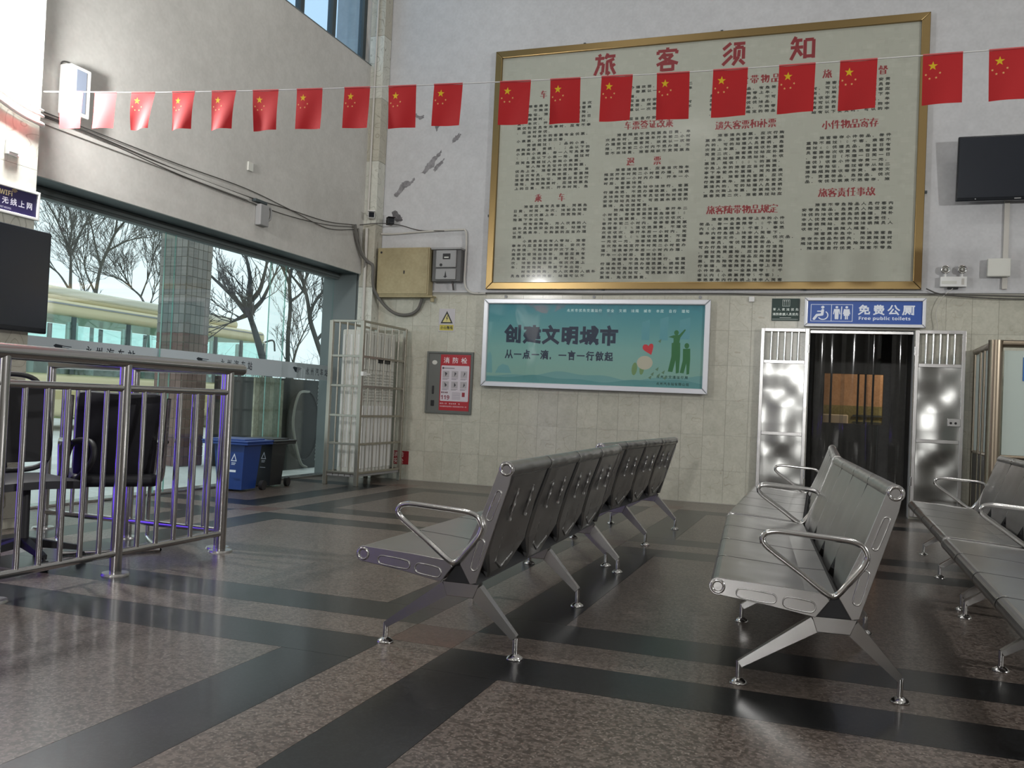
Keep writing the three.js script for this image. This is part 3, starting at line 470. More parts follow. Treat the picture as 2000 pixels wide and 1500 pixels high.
// ───────────────────────── notice board
{
  const x0 = -4.01, x1 = 0.855, y0 = 2.393, y1 = 5.314, fw = 0.085, zf = ZB + 0.03;
  const o = thing('notice_board', 'huge cream notice board with red heading in a polished brass frame', 'notice board');
  const frame = (name, pts, d) => mesh(name, slab(pts, 0.06, 0.008).translate(0, 0, backFace + d), MAT.gold, o);
  frame('frame_side', [[x0, y0], [x0 + fw, y0 + fw], [x0 + fw, y1 - fw], [x0, y1]], 0); frame('frame_side', [[x1, y0], [x1, y1], [x1 - fw, y1 - fw], [x1 - fw, y0 + fw]], 0);
  frame('frame_side', [[x0, y1], [x0 + fw, y1 - fw], [x1 - fw, y1 - fw], [x1, y1]], 0); frame('frame_side', [[x0, y0], [x1, y0], [x1 - fw, y0 + fw], [x0 + fw, y0 + fw]], 0);
  const a = x0 + fw - 0.01, b = x1 - fw + 0.01, c0 = y0 + fw - 0.01, c1 = y1 - fw + 0.01, W = 2048, s = W / (b - a), H = Math.round((c1 - c0) * s);
  const map = canvasTexture(W, H, (c) => {
    const X = (x) => (x - a) * s, Y = (y) => (c1 - y) * s;
    c.fillStyle = '#a3a497'; c.fillRect(0, 0, W, H);
    seed(404); for (let i = 0; i < 2600; i++) { c.fillStyle = rnd() < 0.5 ? 'rgba(120,118,100,0.05)' : 'rgba(225,225,210,0.06)'; c.fillRect(rnd() * W, rnd() * H, 3 + rnd() * 40, 2 + rnd() * 30); }
    c.strokeStyle = c.fillStyle = '#7c1a20'; c.lineJoin = 'miter';
    [['旅', -2.64], ['客', -1.905], ['须', -1.16], ['知', -0.42]].forEach(([ch, x]) => { c.lineCap = 'butt'; glyph(c, ch, X(x - 0.13), Y(5.19), 0.26 * s, 0.275 * s, 0.036 * s); });
    const head = (text, xa, xb, y) => { const n = [...text].length, w = 0.098, p = n > 1 ? (xb - xa - w) / (n - 1) : 0; c.strokeStyle = c.fillStyle = '#7f2024'; write(c, text, X(xa), Y(y + w / 2), w * s * 0.95, w * s, p * s, 0.0115 * s, true); };
    head('车　票', -3.43, -2.98, 4.75); head('乘　车', -3.44, -3.05, 3.495); head('车票签证改乘', -2.38, -1.8, 4.31); head('退　票', -2.33, -1.92, 3.885);
    head('禁带物品', -1.08, -0.64, 4.745); head('遗失客票和补票', -1.33, -0.66, 4.245); head('旅客随带物品规定', -1.39, -0.61, 3.29);
    head('旅客监督', -0.2, 0.46, 4.745); head('小件物品寄存', -0.19, 0.39, 4.185); head('旅客责任事故', -0.2, 0.38, 3.445);
    const body = (text, xa, xb, y, lines) => {
      const pitch = 0.067, n = Math.floor((xb - xa) / pitch) + 1, w = 0.044, h = 0.03; c.strokeStyle = c.fillStyle = '#23251f';
      const chars = [...text]; let k = 0, par = true;
      for (let i = 0; i < lines; i++) {
        let row = par ? '　　' : ''; par = false; const room = n - row.length; let taken = 0;
        while (taken < room) { const ch = chars[k % chars.length]; k++; if (ch === '|') { if (!taken) { if (!row) row = '　　'; continue; } par = true; break; } row += ch; taken++; }
        write(c, row, X(xa), Y(y - i * 0.0525), w * s, h * s, pitch * s, 0.0062 * s, false);
      }
    };
    body('旅客乘车须购票，当日当次有效，不得改签。客票是旅客乘车的凭证，旅客应当自行保管。旅客购票时，应看明票面上的日期、车次、开车时间、到达站、票价和定员有无差错。如有不符，应当时更正。|本站发售的客票有全价票、小孩票、优待票三种。|身高超过1.2米的小孩，须购全票；身高1.2米以下的小孩购小孩票；每一人可免费带1.2米以下小孩一名，超过时应按实际超过人数购小孩票。|军人凭有效证件优先购票、优先上车。', -3.7, -2.78, 4.63, 20);
    body('旅客应持有效客票，按票面日期、时间、车次，提前到站候车，依次检票上车，对号入座，凭票下车出站。|患有传染病、无人护送的人及其他危及安全的旅客，站方可以不予乘车，已购票的应当办理退票。|小孩乘车应有人带领，旅客在车内应自觉遵守规定，爱护车内设备，不得随意开门下车，不要将头手伸出车外。', -3.7, -2.78, 3.41, 17);
    body('旅客办理改签，须在开车前二小时办理，每票以一次为限，开车后不予办理。|旅客应当自行安全存放物品，', -2.59, -1.65, 4.77, 8);
    body('旅客因故不能按票面日期、车次乘车时，应在该车开车前二小时办理签证改乘手续，改乘以一次为限。开车前二小时内不予办理，不签不改作废。', -2.59, -1.65, 4.22, 5);
    body('旅客要求退票，应在当次班车规定开车时间二小时前办理，最迟在开车后一小时内办理，开车一小时后，客票作废。|旅客在中途站中止旅行，客票行程未完，不予办理退票，但因突发疾病可凭医院有效证明和原客票经本站站员认可，可退还未乘区段票款，免收退票费。|凡因客运责任退票，在开车二小时前，每张客票按票面金额10%计收退票费，不足五角收五角；在开车前二小时内，每张客票按票面金额20%计收退票费，不足五角收五角；在开车后一小时内，按票面金额50%计收退票费，不足一元收一元。', -2.59, -1.65, 3.81, 25);
    body('易燃易爆品、有毒物品、危险物品，不得带上车。旅客应当有规定的物品，不可自行带上车内，', -1.4, -0.57, 4.66, 6);
    body('旅客遗失客票，应另行购票乘车。旅客在开车前发现遗失的，可向站方人员申明，又另购上车票。每票加收补票手续费二角。旅客乘过站应补票，自发站起至到达站止，补收票款，加收100%的票款；中途上车的旅客应当时购票，在下车前未补票者，按无票乘车处理。', -1.43, -0.59, 4.15, 14);
    body('旅客随身免费带上车的小件物品，每一全票限带10千克以内（小孩票限带5千克），并放在车内行李架上或本人座位下。|机密文件、贵重物品、易碎品、精密仪器、有价证券等物品，不可办行李托运，由旅客自行保管。超过免费重量，应当办理自理行包手续，如有用品应购占座客票，对危险有毒物品，由站方自行处理。', -1.46, -0.58, 3.2, 14);
    body('旅客对本站有以下意见时，可以向本站有关站员说明，不得自行开车，旅客应当收好车票，时间内不下车的可以向上一站员要求，车票应当自行收存。', -0.3, 0.5, 4.66, 7);
    body('旅客寄存小件物品，每件重量不超过10千克，体积不超过40立方分米，凭当日有效客票每次收费到达客票寄存。每件每日（不足一日按一日计算）收取小件寄存费一元，给寄存凭证。超过寄存从第二天起加倍计收寄存费。机密文件、贵重物品、危险品、易碎品、有价证券等不予寄存。', -0.34, 0.51, 4.06, 10);
    body('旅客不带危险品人员行包内夹带危险品，危害他人生命安全或使国家财产受到损害者，由其本人负责赔偿损失和刑事责任。旅客损坏站、车设备或损坏他人财物时，由损坏人赔偿。|旅客乘车途中，由于旅客自身造成伤亡和损失，无论是何原因或旅客自行等发生的其它事故，由旅客自行负责。', -0.36, 0.52, 3.33, 10);
  });
  const m = phys({ map, roughness: 0.55, clearcoat: 0.35, clearcoatRoughness: 0.12 });
  mesh('printed_panel', new THREE.PlaneGeometry(b - a, c1 - c0).translate((a + b) / 2, (c0 + c1) / 2, zf - 0.02), m, o);
  mesh('backing_board', box(a, b, c0, c1, backFace, zf - 0.022), MAT.offWhite, o);
  seed(9);
  for (const [x, y] of [[x0 - 0.012, 3.3], [x1 + 0.012, 3.42], [-2.9, y1 + 0.01], [-1.3, y1 + 0.01], [-2.55, y0 - 0.012], [-0.3, y0 - 0.012]]) mesh('fixing_clip', rbox(x - 0.014, x + 0.014, y - 0.014, y + 0.014, backFace, backFace + 0.03, 0.003), MAT.frameDark, o);
}

// ───────────────────────── poster light box
{
  const x0 = -4, x1 = -1.29, y0 = 1.21, y1 = 2.27, fw = 0.062, z = ZB + 0.09;
  const o = thing('light_box', 'wide teal poster in a silver snap frame below the notice board', 'light box');
  mesh('case', box(x0 + 0.02, x1 - 0.02, y0 + 0.02, y1 - 0.02, ZB, z - 0.03), MAT.alu, o);
  const bar = (pts) => mesh('frame_side', slab(pts, 0.045, 0.012).translate(0, 0, z - 0.04), MAT.alu, o);
  bar([[x0, y0], [x0 + fw, y0 + fw], [x0 + fw, y1 - fw], [x0, y1]]); bar([[x1, y0], [x1, y1], [x1 - fw, y1 - fw], [x1 - fw, y0 + fw]]);
  bar([[x0, y1], [x0 + fw, y1 - fw], [x1 - fw, y1 - fw], [x1, y1]]); bar([[x0, y0], [x1, y0], [x1 - fw, y0 + fw], [x0 + fw, y0 + fw]]);
  const a = x0 + fw - 0.004, b = x1 - fw + 0.004, c0 = y0 + fw - 0.004, c1 = y1 - fw + 0.004;
  const map = canvasTexture(2000, 724, (c, W, H) => {
    const g = c.createLinearGradient(0, 0, 0, H); g.addColorStop(0, '#3f8794'); g.addColorStop(0.55, '#78a7a0'); g.addColorStop(1, '#86ab9d'); c.fillStyle = g; c.fillRect(0, 0, W, H);
    c.fillStyle = '#5d98a0'; for (const [x, y, w, h] of [[1452, 130, 86, 180], [1612, 100, 90, 210], [1784, 108, 110, 190]]) { c.beginPath(); c.moveTo(x, y + 24); c.lineTo(x + w * 0.8, y); c.lineTo(x + w * 0.8, y + h); c.lineTo(x, y + h); c.fill(); }
    const hills = (y, col, amp, ph) => { c.fillStyle = col; c.beginPath(); c.moveTo(0, H); for (let x = 0; x <= W; x += 20) c.lineTo(x, y + amp * Math.sin(x / 190 + ph) + amp * 0.5 * Math.sin(x / 71 + ph * 2)); c.lineTo(W, H); c.fill(); };
    c.fillStyle = '#6a9ea0'; c.beginPath(); c.moveTo(0, 640); c.lineTo(10, 470); c.lineTo(28, 440); c.lineTo(48, 480); c.lineTo(60, 640); c.fill(); c.beginPath(); c.moveTo(90, 640); c.lineTo(120, 580); c.lineTo(160, 556); c.lineTo(215, 570); c.lineTo(250, 640); c.fill();
    hills(640, '#6b9c9b', 22, 0.6); hills(672, '#578f8f', 16, 2.2);
    c.strokeStyle = c.fillStyle = '#14263f'; write(c, '创建文明城市', 178, 204, 150, 152, 181, 28, false); 
    write(c, '从一点一滴、一言一行做起', 184, 424, 68, 78, 86, 11, false);
    c.fillStyle = '#c9e0de'; c.strokeStyle = '#c9e0de'; write(c, '永州市优先交通运行 安全 文明 法规 城市 本应 自行 理知', 760, 42, 27, 27, 37, 3.6, false);
    c.strokeStyle = c.fillStyle = '#1f4a44'; write(c, '永州市交通运行局', 1600, 616, 26, 26, 35, 3.4, false); write(c, '永州汽车站有限公司', 1600, 676, 26, 26, 32, 3.4, false);
    c.fillStyle = '#c8343c'; c.beginPath(); c.moveTo(1545, 440); c.bezierCurveTo(1500, 410, 1452, 400, 1470, 360); c.bezierCurveTo(1480, 340, 1512, 350, 1518, 364); c.bezierCurveTo(1530, 330, 1566, 336, 1560, 372); c.bezierCurveTo(1556, 400, 1550, 420, 1545, 440); c.fill();
    c.fillStyle = '#6f8f5c'; for (const [x, y, w, h] of [[1400, 566, 24, 56], [1466, 566, 20, 50]]) { c.beginPath(); c.ellipse(x, y, w, h, 0.1, 0, 7); c.fill(); }
    c.fillStyle = '#b9b3a0'; c.beginPath(); c.ellipse(1490, 510, 70, 60, 0, 0, 7); c.fill(); c.fillStyle = '#5d7f63'; for (const [x, y] of [[1545, 610], [1585, 566], [1600, 620], [1640, 592], [1526, 640], [1655, 640], [1600, 320]]) { c.beginPath(); c.moveTo(x, y); c.lineTo(x + 30, y - 22); c.lineTo(x + 22, y + 14); c.fill(); }
    c.fillStyle = '#2f6e3e';                                       // printed figures: a grown-up with a child on the shoulders, another beside
    const man = (x, y, k) => { c.beginPath(); c.ellipse(x, y - 200 * k, 24 * k, 28 * k, 0, 0, 7); c.fill(); c.beginPath(); c.moveTo(x - 38 * k, y - 168 * k); c.lineTo(x + 36 * k, y - 172 * k); c.lineTo(x + 40 * k, y - 60 * k); c.lineTo(x + 34 * k, y + 90 * k); c.lineTo(x + 8 * k, y + 96 * k); c.lineTo(x + 2 * k, y - 20 * k); c.lineTo(x - 22 * k, y + 84 * k); c.lineTo(x - 62 * k, y + 80 * k); c.lineTo(x - 36 * k, y - 50 * k); c.closePath(); c.fill(); };
    man(1758, 500, 1); c.beginPath(); c.ellipse(1758, 242, 20, 22, 0, 0, 7); c.fill(); c.beginPath(); c.moveTo(1736, 264); c.lineTo(1782, 260); c.lineTo(1830, 210); c.lineTo(1838, 218); c.lineTo(1792, 286); c.lineTo(1786, 330); c.lineTo(1732, 336); c.lineTo(1740, 292); c.lineTo(1690, 280); c.fill();
    man(1852, 522, 0.84);
  });
  // clear cover sheet, slightly buckled
  const sheetGeo = new THREE.PlaneGeometry(b - a, c1 - c0, 60, 24), p = sheetGeo.attributes.position;
  for (let i = 0; i < p.count; i++) { const x = p.getX(i), y = p.getY(i); p.setZ(i, 0.0022 * (Math.sin(x * 5.3 + y * 2) + Math.sin(x * 9.1 - y * 6 + 1) * 0.6)); }
  sheetGeo.computeVertexNormals();
  mesh('poster', new THREE.PlaneGeometry(b - a, c1 - c0).translate((a + b) / 2, (c0 + c1) / 2, z - 0.0275), std({ map, roughness: 0.6 }), o);
  mesh('cover_sheet', sheetGeo.translate((a + b) / 2, (c0 + c1) / 2, z - 0.022), phys({ color: rgb(0.97, 0.98, 0.98), roughness: 0.03, transmission: 1, thickness: 0, ior: 1.5 }), o);
  for (const x of [-3.75, -2.65, -1.42]) mesh('fixing_screw', new THREE.CylinderGeometry(0.018, 0.018, 0.01, 14).rotateX(Math.PI / 2).translate(x, y1 + 0.036, ZB + 0.005), MAT.grey, o);
}

// ───────────────────────── signs on the end wall
const plate = (name, label, x0, x1, y0, y1, z, w, h, paint, rough = 0.4, d = 0.006) => {
  const o = thing(name, label, 'sign', [(x0 + x1) / 2, y0, z]);
  mesh('plate', rbox((x0 - x1) / 2, (x1 - x0) / 2, 0, y1 - y0, 0, d, 0.002, 1), MAT.white, o);
  mesh('print', new THREE.PlaneGeometry(x1 - x0 - 0.002, y1 - y0 - 0.002).translate(0, (y1 - y0) / 2, d + 0.0006), std({ map: canvasTexture(w, h, paint), roughness: rough }), o);
  return o;
};
{
  const o = thing('toilet_sign', 'blue toilet sign with white symbols in a silver frame above the doorway', 'sign', [0.305, 1.985, ZB]);
  const hw = 0.6, h = 0.312, fw = 0.036;
  mesh('case', box(-hw + 0.01, hw - 0.01, 0.01, h - 0.01, 0, 0.07), MAT.alu, o);
  for (const pts of [[[-hw, 0], [-hw + fw, fw], [-hw + fw, h - fw], [-hw, h]], [[hw, 0], [hw, h], [hw - fw, h - fw], [hw - fw, fw]], [[-hw, h], [-hw + fw, h - fw], [hw - fw, h - fw], [hw, h]], [[-hw, 0], [hw, 0], [hw - fw, fw], [-hw + fw, fw]]]) mesh('frame_side', slab(pts, 0.03, 0.008).translate(0, 0, 0.06), MAT.alu, o);
  mesh('print', new THREE.PlaneGeometry(2 * hw - 2 * fw + 0.01, h - 2 * fw + 0.01).translate(0, h / 2, 0.072), std({ roughness: 0.35, map: canvasTexture(1360, 330, (c, W, H) => {
    c.fillStyle = '#1f4fa3'; c.fillRect(0, 0, W, H); c.strokeStyle = c.fillStyle = '#e6ebf5'; c.lineWidth = 7;
    c.strokeRect(44, 54, 500, 236); c.beginPath(); c.moveTo(292, 54); c.lineTo(292, 290); c.stroke(); c.lineWidth = 13; c.beginPath(); c.moveTo(414, 80); c.lineTo(410, 262); c.stroke();
    c.beginPath(); c.arc(186, 92, 20, 0, 7); c.fill(); c.lineWidth = 34; c.lineCap = 'round'; c.lineJoin = 'round'; c.beginPath(); c.moveTo(186, 134); c.lineTo(180, 196); c.lineTo(118, 204); c.lineTo(84, 258); c.stroke(); c.lineWidth = 16; c.beginPath(); c.moveTo(180, 150); c.lineTo(126, 150); c.stroke(); c.lineWidth = 14; c.beginPath(); c.arc(190, 206, 60, -0.9, 2.5); c.stroke();
    const wc = (x, f) => { c.beginPath(); c.arc(x, 92, 17, 0, 7); c.fill(); c.lineWidth = 12; c.beginPath(); if (f) { c.moveTo(x - 24, 118); c.lineTo(x + 24, 118); c.lineTo(x + 34, 212); c.lineTo(x - 34, 212); } else { c.moveTo(x - 26, 116); c.lineTo(x + 26, 116); c.lineTo(x + 22, 258); c.lineTo(x - 22, 258); } c.closePath(); c.fill(); c.fillRect(x - 18, 200, 15, 62); c.fillRect(x + 3, 200, 15, 62); c.beginPath(); c.moveTo(x - 28, 122); c.lineTo(x - 38, 186); c.moveTo(x + 28, 122); c.lineTo(x + 38, 186); c.stroke(); };
    wc(356, false); wc(474, true);
    c.lineJoin = 'miter'; write(c, '免费公厕', 616, 62, 132, 128, 172, 19, false);
    c.font = 'bold 62px sans-serif'; c.textBaseline = 'alphabetic'; c.save(); c.translate(614, 266); c.scale(1.13, 1); c.fillText('Free public toilets', 0, 0); c.restore();
  }) }), o);
}
plate('priority_sign', 'small dark green priority notice left of the toilet sign', -0.64, -0.345, 2.05, 2.297, ZB, 440, 366, (c, W, H) => {
  c.fillStyle = '#12322c'; c.fillRect(0, 0, W, H); c.strokeStyle = c.fillStyle = '#dfe6e0'; c.lineWidth = 5; c.strokeRect(170, 22, 112, 104); for (const x of [196, 226, 256]) { c.beginPath(); c.moveTo(x, 44); c.lineTo(x, 118); c.stroke(); c.beginPath(); c.arc(x, 40, 8, 0, 7); c.fill(); }
  write(c, '军人依法优先', 22, 158, 42, 42, 71, 6, false); write(c, '消防救援人员优先', 20, 236, 42, 42, 51, 6, false); c.fillRect(130, 312, 180, 6); c.fillRect(10, 338, 410, 5);
});
plate('warning_sticker', 'yellow electric shock warning triangle beside the meter box', -4.625, -4.41, 1.868, 2.153, ZB, 320, 420, (c, W, H) => {
  c.fillStyle = '#b6b2b6'; c.fillRect(0, 0, W, H); c.fillStyle = '#1b1a12'; c.beginPath(); c.moveTo(160, 40); c.lineTo(284, 270); c.lineTo(36, 270); c.fill(); c.fillStyle = '#c9bd78'; c.beginPath(); c.moveTo(160, 92); c.lineTo(244, 246); c.lineTo(76, 246); c.fill();
  c.fillStyle = '#1b1a12'; c.beginPath(); c.moveTo(172, 120); c.lineTo(142, 180); c.lineTo(160, 180); c.lineTo(150, 236); c.lineTo(182, 168); c.lineTo(164, 168); c.lineTo(184, 122); c.fill();
  c.fillStyle = '#b5a83c'; c.fillRect(20, 296, 280, 104); c.strokeStyle = c.fillStyle = '#2b280c'; write(c, '小心触电', 40, 318, 52, 58, 64, 8, false);
});
{
  const o = thing('hydrant_cabinet', 'red fire hydrant cabinet door with instruction sheet set in the tiled wall', 'cabinet', [-4.443, 0.852, ZB]);
  mesh('frame', slab([[-0.309, 0], [0.309, 0], [0.309, 0.766], [-0.309, 0.766]], 0.03, 0.004, [[[-0.285, 0.03], [0.285, 0.03], [0.285, 0.742], [-0.285, 0.742]]]), std({ color: rgb(0.12, 0.13, 0.12), roughness: 0.5 }), o);
  mesh('door', box(-0.287, 0.287, 0.028, 0.744, 0.004, 0.016), std({ color: rgb(0.13, 0.135, 0.125), roughness: 0.45 }), o);
  mesh('print', new THREE.PlaneGeometry(0.4, 0.69).translate(0.075, 0.386, 0.0172), std({ roughness: 0.45, map: canvasTexture(420, 724, (c, W, H) => {
    c.fillStyle = '#a81f2b'; c.fillRect(0, 0, W, H); c.strokeStyle = c.fillStyle = '#d8cdd0'; write(c, '消防栓', 46, 36, 76, 74, 122, 9, false);
    c.fillStyle = '#cbc4cb'; c.beginPath(); c.roundRect(14, 142, 392, 462, 12); c.fill(); c.fillStyle = '#544a52'; c.fillRect(40, 172, 160, 8); c.beginPath(); c.arc(40, 176, 14, 0, 7); c.fill();
    for (let r = 0; r < 2; r++) for (let k = 0; k < 3; k++) { const x = 36 + k * 126, y = 212 + r * 136; c.fillStyle = '#aaa4a8'; c.fillRect(x, y, 92, 86); c.fillStyle = '#3c3a3e'; c.beginPath(); c.moveTo(x + 30 + k * 12, y + 12); c.lineTo(x + 66, y + 30 + r * 18); c.lineTo(x + 40, y + 72); c.fill(); c.fillRect(x, y + 96, 92, 4); c.fillRect(x, y + 108, 70, 4); }
    c.strokeStyle = c.fillStyle = '#5a2730'; write(c, '火警电话', 26, 482, 20, 20, 24, 3, false); c.fillStyle = '#7a1a2c'; c.font = 'bold 76px sans-serif'; c.fillText('119', 20, 582);
    c.fillStyle = '#857d84'; for (let i = 0; i < 6; i++) c.fillRect(178, 492 + i * 16, 118, 5); c.fillStyle = '#8e2632'; c.fillRect(318, 486, 40, 56); c.strokeStyle = c.fillStyle = '#d8cdd0'; write(c, '消防人员 安全有责 电', 14, 626, 18, 18, 26, 2.6, false); write(c, '本站消防安全责任人员应当每日开门一次', 14, 664, 16, 16, 21, 2.4, false);
  }) }), o);
  mesh('round_window', new THREE.CylinderGeometry(0.034, 0.034, 0.004, 24).rotateX(Math.PI / 2).scale(1, 0.8, 1).translate(-0.205, 0.63, 0.018), MAT.offWhite, o);
  mesh('pull_handle', rbox(-0.22, -0.2, 0.24, 0.34, 0.016, 0.032, 0.006), MAT.black, o);
  mesh('lock', rbox(-0.235, -0.19, 0.09, 0.16, 0.016, 0.024, 0.004), MAT.black, o);
}

// ───────────────────────── fittings on the end wall
{
  const o = thing('control_box', 'beige sheet metal control box high on the wall by the corner', 'box', [-5.09, 2.3, ZB + 0.021]);
  mesh('body', rbox(-0.36, 0.36, 0, 0.6, -0.02, 0.12, 0.01), MAT.beige, o); mesh('door', rbox(-0.345, 0.345, 0.02, 0.585, 0.12, 0.132, 0.004), MAT.beige, o);
  mesh('lock', rbox(0.02, 0.035, 0.27, 0.31, 0.132, 0.14, 0.003), MAT.black, o); mesh('badge', new THREE.CylinderGeometry(0.014, 0.014, 0.004, 14).rotateX(Math.PI / 2).translate(-0.3, 0.54, 0.134), MAT.black, o);
  mesh('bottom_flange', rbox(-0.36, 0.42, -0.02, 0, 0, 0.12, 0.004), MAT.beige, o); mesh('cable_gland', rod([0.39, -0.01, 0.05], [0.39, -0.07, 0.05], 0.025), MAT.beige, o);
}
{
  const o = thing('meter_box', 'grey electricity meter box with two covers right of the beige box', 'meter', [-4.515, 2.48, ZB]);
  mesh('body', rbox(-0.19, 0.19, 0, 0.4, 0, 0.1, 0.008), std({ color: rgb(0.1, 0.1, 0.1), roughness: 0.5 }), o);
  mesh('upper_cover', rbox(-0.135, 0.135, 0.17, 0.385, 0.1, 0.13, 0.01), MAT.grey, o); mesh('lower_cover', rbox(-0.135, 0.135, 0.02, 0.155, 0.1, 0.125, 0.01), MAT.grey, o);
  mesh('hood', rbox(-0.2, 0.2, 0.39, 0.415, 0, 0.14, 0.006), MAT.grey, o);
  mesh('display', rbox(-0.04, 0.06, 0.27, 0.34, 0.13, 0.134, 0.003), MAT.black, o); mesh('dial_mark', rbox(-0.02, 0.04, 0.285, 0.3, 0.1335, 0.136, 0.001), MAT.offWhite, o);
  mesh('seal', new THREE.CylinderGeometry(0.018, 0.018, 0.006, 14).rotateX(Math.PI / 2).translate(-0.06, 0.2, 0.132), MAT.black, o);
  mesh('bolt_mark', slab([[0, 0.05], [0.02, 0.05], [0.032, 0.12], [0.045, 0.05], [0.06, 0.05], [0.03, 0.03]], 0.002).translate(-0.03, 0.01, 0.125), MAT.black, o);
  mesh('tail_cable', rod([0.07, 0, 0.05], [0.08, -0.1, 0.03], 0.012), MAT.cable, o);
}
const zc = ZB + 0.014;
tag(mesh('white_conduit', wire([[-5.47, 3.1, zc + 0.02], [-5.3, 3.1, zc], [-4.9, 3.12, zc], [-4.4, 3.135, zc], [-4.32, 3.12, zc], [-4.3, 3.0, zc], [-4.3, 2.7, zc], [-4.3, 2.5, zc], [-4.27, 2.4, zc], [-4.18, 2.345, zc + 0.02], [-4.0, 2.34, zc + 0.03]], 0.012, 90), MAT.conduit), 'thin pale conduit bent round the meter box', 'conduit');
tag(mesh('black_cable', wire([[-5.62, 3.16, -9.95], [-5.4, 3.2, -10.08], [-5.2, 3.2, zc + 0.05], [-4.95, 3.14, zc], [-4.6, 3.12, zc + 0.015]], 0.006, 40), MAT.cable), 'black cable from the corner towards the meter box', 'cable');
tag(mesh('wall_cable', wire([[-4.1, 2.345, zc + 0.03], [-3.4, 2.347, zc + 0.03], [-2.7, 2.335, zc + 0.03], [-2, 2.34, zc + 0.03], [-1.2, 2.345, zc + 0.03], [-0.6, 2.33, zc + 0.03], [0.2, 2.34, zc + 0.1], [0.8, 2.345, zc + 0.05], [1.3, 2.335, zc + 0.03], [2, 2.32, zc + 0.03], [3, 2.33, zc + 0.03], [6.9, 2.33, zc + 0.03]], 0.006, 140, 6), MAT.cable), 'long dark cable running along the ledge under the notice board', 'cable');
tag(mesh('sagging_cable', wire([[0.9, 2.4, zc + 0.03], [1.05, 2.34, zc + 0.04], [1.5, 2.3, zc + 0.04], [2.2, 2.295, zc + 0.03], [3.2, 2.31, zc + 0.03]], 0.007, 50, 6), MAT.cable), 'dark cable sagging below the emergency light', 'cable');
tag(mesh('thin_lead', wire([[1.15, 2.4, zc + 0.04], [1.05, 2.3, zc + 0.04], [1.0, 2.15, zc + 0.035], [1.02, 2.0, zc + 0.035], [0.98, 1.95, zc + 0.04]], 0.004, 40, 6), MAT.conduit), 'thin pale lead hanging from the emergency light', 'cable');
tag(mesh('ribbed_hose', wire([[-5.6, 3.13, -9.8], [-5.62, 2.95, -9.9], [-5.6, 2.8, -10.0], [-5.55, 2.72, -10.06], [-5.47, 2.66, -10.06], [-5.46, 2.5, -10.06], [-5.45, 2.35, -10.11], [-5.35, 2.18, -10.2], [-5.2, 2.08, zc + 0.03], [-5.02, 2.07, zc + 0.03], [-4.9, 2.14, zc + 0.03], [-4.84, 2.27, zc + 0.05]], 0.02, 90), std({ color: rgb(0.12, 0.115, 0.105), roughness: 0.8 })), 'dark hose looping below the beige control box', 'hose');
tag(mesh('corner_hose', wire([[-5.6, 3.1, -9.88], [-5.6, 2.9, -9.96], [-5.58, 2.72, -10.05], [-5.6, 2.55, -10.08]], 0.014, 30), std({ color: rgb(0.2, 0.19, 0.17), roughness: 0.8 })), 'short grey hose in the corner above the glass front', 'hose');
tag(mesh('downpipe', merge([rod([-5.585, 1.88, -10.075], [-5.585, 3.14, -10.075], 0.02), rod([-5.58, 3.3, -10.075], [-5.57, TOP, -10.075], 0.013)]), MAT.conduit), 'slim white pipe running up the corner column', 'pipe');
function securityCamera(label, at, turn) {
  const o = thing('security_camera', label, 'camera', at, turn);
  mesh('mount', rod([0, 0, -0.12], [0, 0, -0.04], 0.016), MAT.white, o); mesh('body', rbox(-0.042, 0.042, -0.042, 0.042, -0.07, 0.05, 0.016), MAT.white, o);
  mesh('lens', rbox(-0.034, 0.034, -0.034, 0.034, 0.048, 0.062, 0.012), MAT.blackGloss, o); mesh('hood', rbox(-0.046, 0.046, 0.04, 0.05, -0.05, 0.075, 0.004), MAT.white, o); return o;
}
securityCamera('white security camera with square black lens on the corner column', [-5.5, 3.29, -10.02], 0.5);
{ const c = securityCamera('small black security camera on the wall right of the corner', [-5.3, 3.235, -10.15], 0.75); c.children[1].material = c.children[3].material = MAT.black; }
tag(mesh('wall_socket', rbox(-0.885, -0.825, 2.255, 2.315, ZB, ZB + 0.03, 0.006), MAT.white), 'small white wall box left of the green notice', 'socket');
{
  const o = thing('extinguisher_label', 'red label low on the tiles behind the cage', 'sign', [-5.06, 0.19, ZB]);
  mesh('plate', box(-0.11, 0.11, 0, 0.17, 0, 0.004), MAT.white, o);
  mesh('print', new THREE.PlaneGeometry(0.218, 0.168).translate(0, 0.085, 0.0046), std({ roughness: 0.5, map: canvasTexture(256, 200, (c, W, H) => { c.fillStyle = '#8e1f26'; c.fillRect(0, 0, W, H); c.strokeStyle = c.fillStyle = '#c9b7b2'; write(c, '消防', 16, 16, 70, 76, 84, 9, false); write(c, '安全', 16, 110, 70, 76, 84, 9, false); }) }), o);
}
{
  const o = thing('wall_television', 'black flat screen television mounted high at the right', 'television', [1.695, 3.6, ZB + 0.17]); o.rotation.x = 0.1;
  mesh('casing', rbox(-0.56, 0.56, -0.325, 0.325, -0.035, 0.02, 0.012), MAT.blackGloss, o); mesh('screen', rbox(-0.545, 0.545, -0.29, 0.31, 0.019, 0.0225, 0.002), MAT.screen, o);
  mesh('bracket', rbox(-0.12, 0.12, -0.12, 0.12, -0.15, -0.035, 0.01), MAT.black, o); mesh('maker_badge', rbox(-0.03, 0.03, -0.312, -0.302, 0.0195, 0.0225, 0.001), MAT.grey, o); mesh('status_light', new THREE.SphereGeometry(0.006, 10, 8).translate(-0.38, -0.305, 0.021), std({ color: rgb(0.5, 0.5, 0.5), roughness: 0.2 }), o);
}
tag(mesh('cable_trunking', rbox(1.605, 1.655, 2.4, 3.3, backFace, backFace + 0.025, 0.004), MAT.conduit), 'flat grey cable trunking below the television', 'trunking');
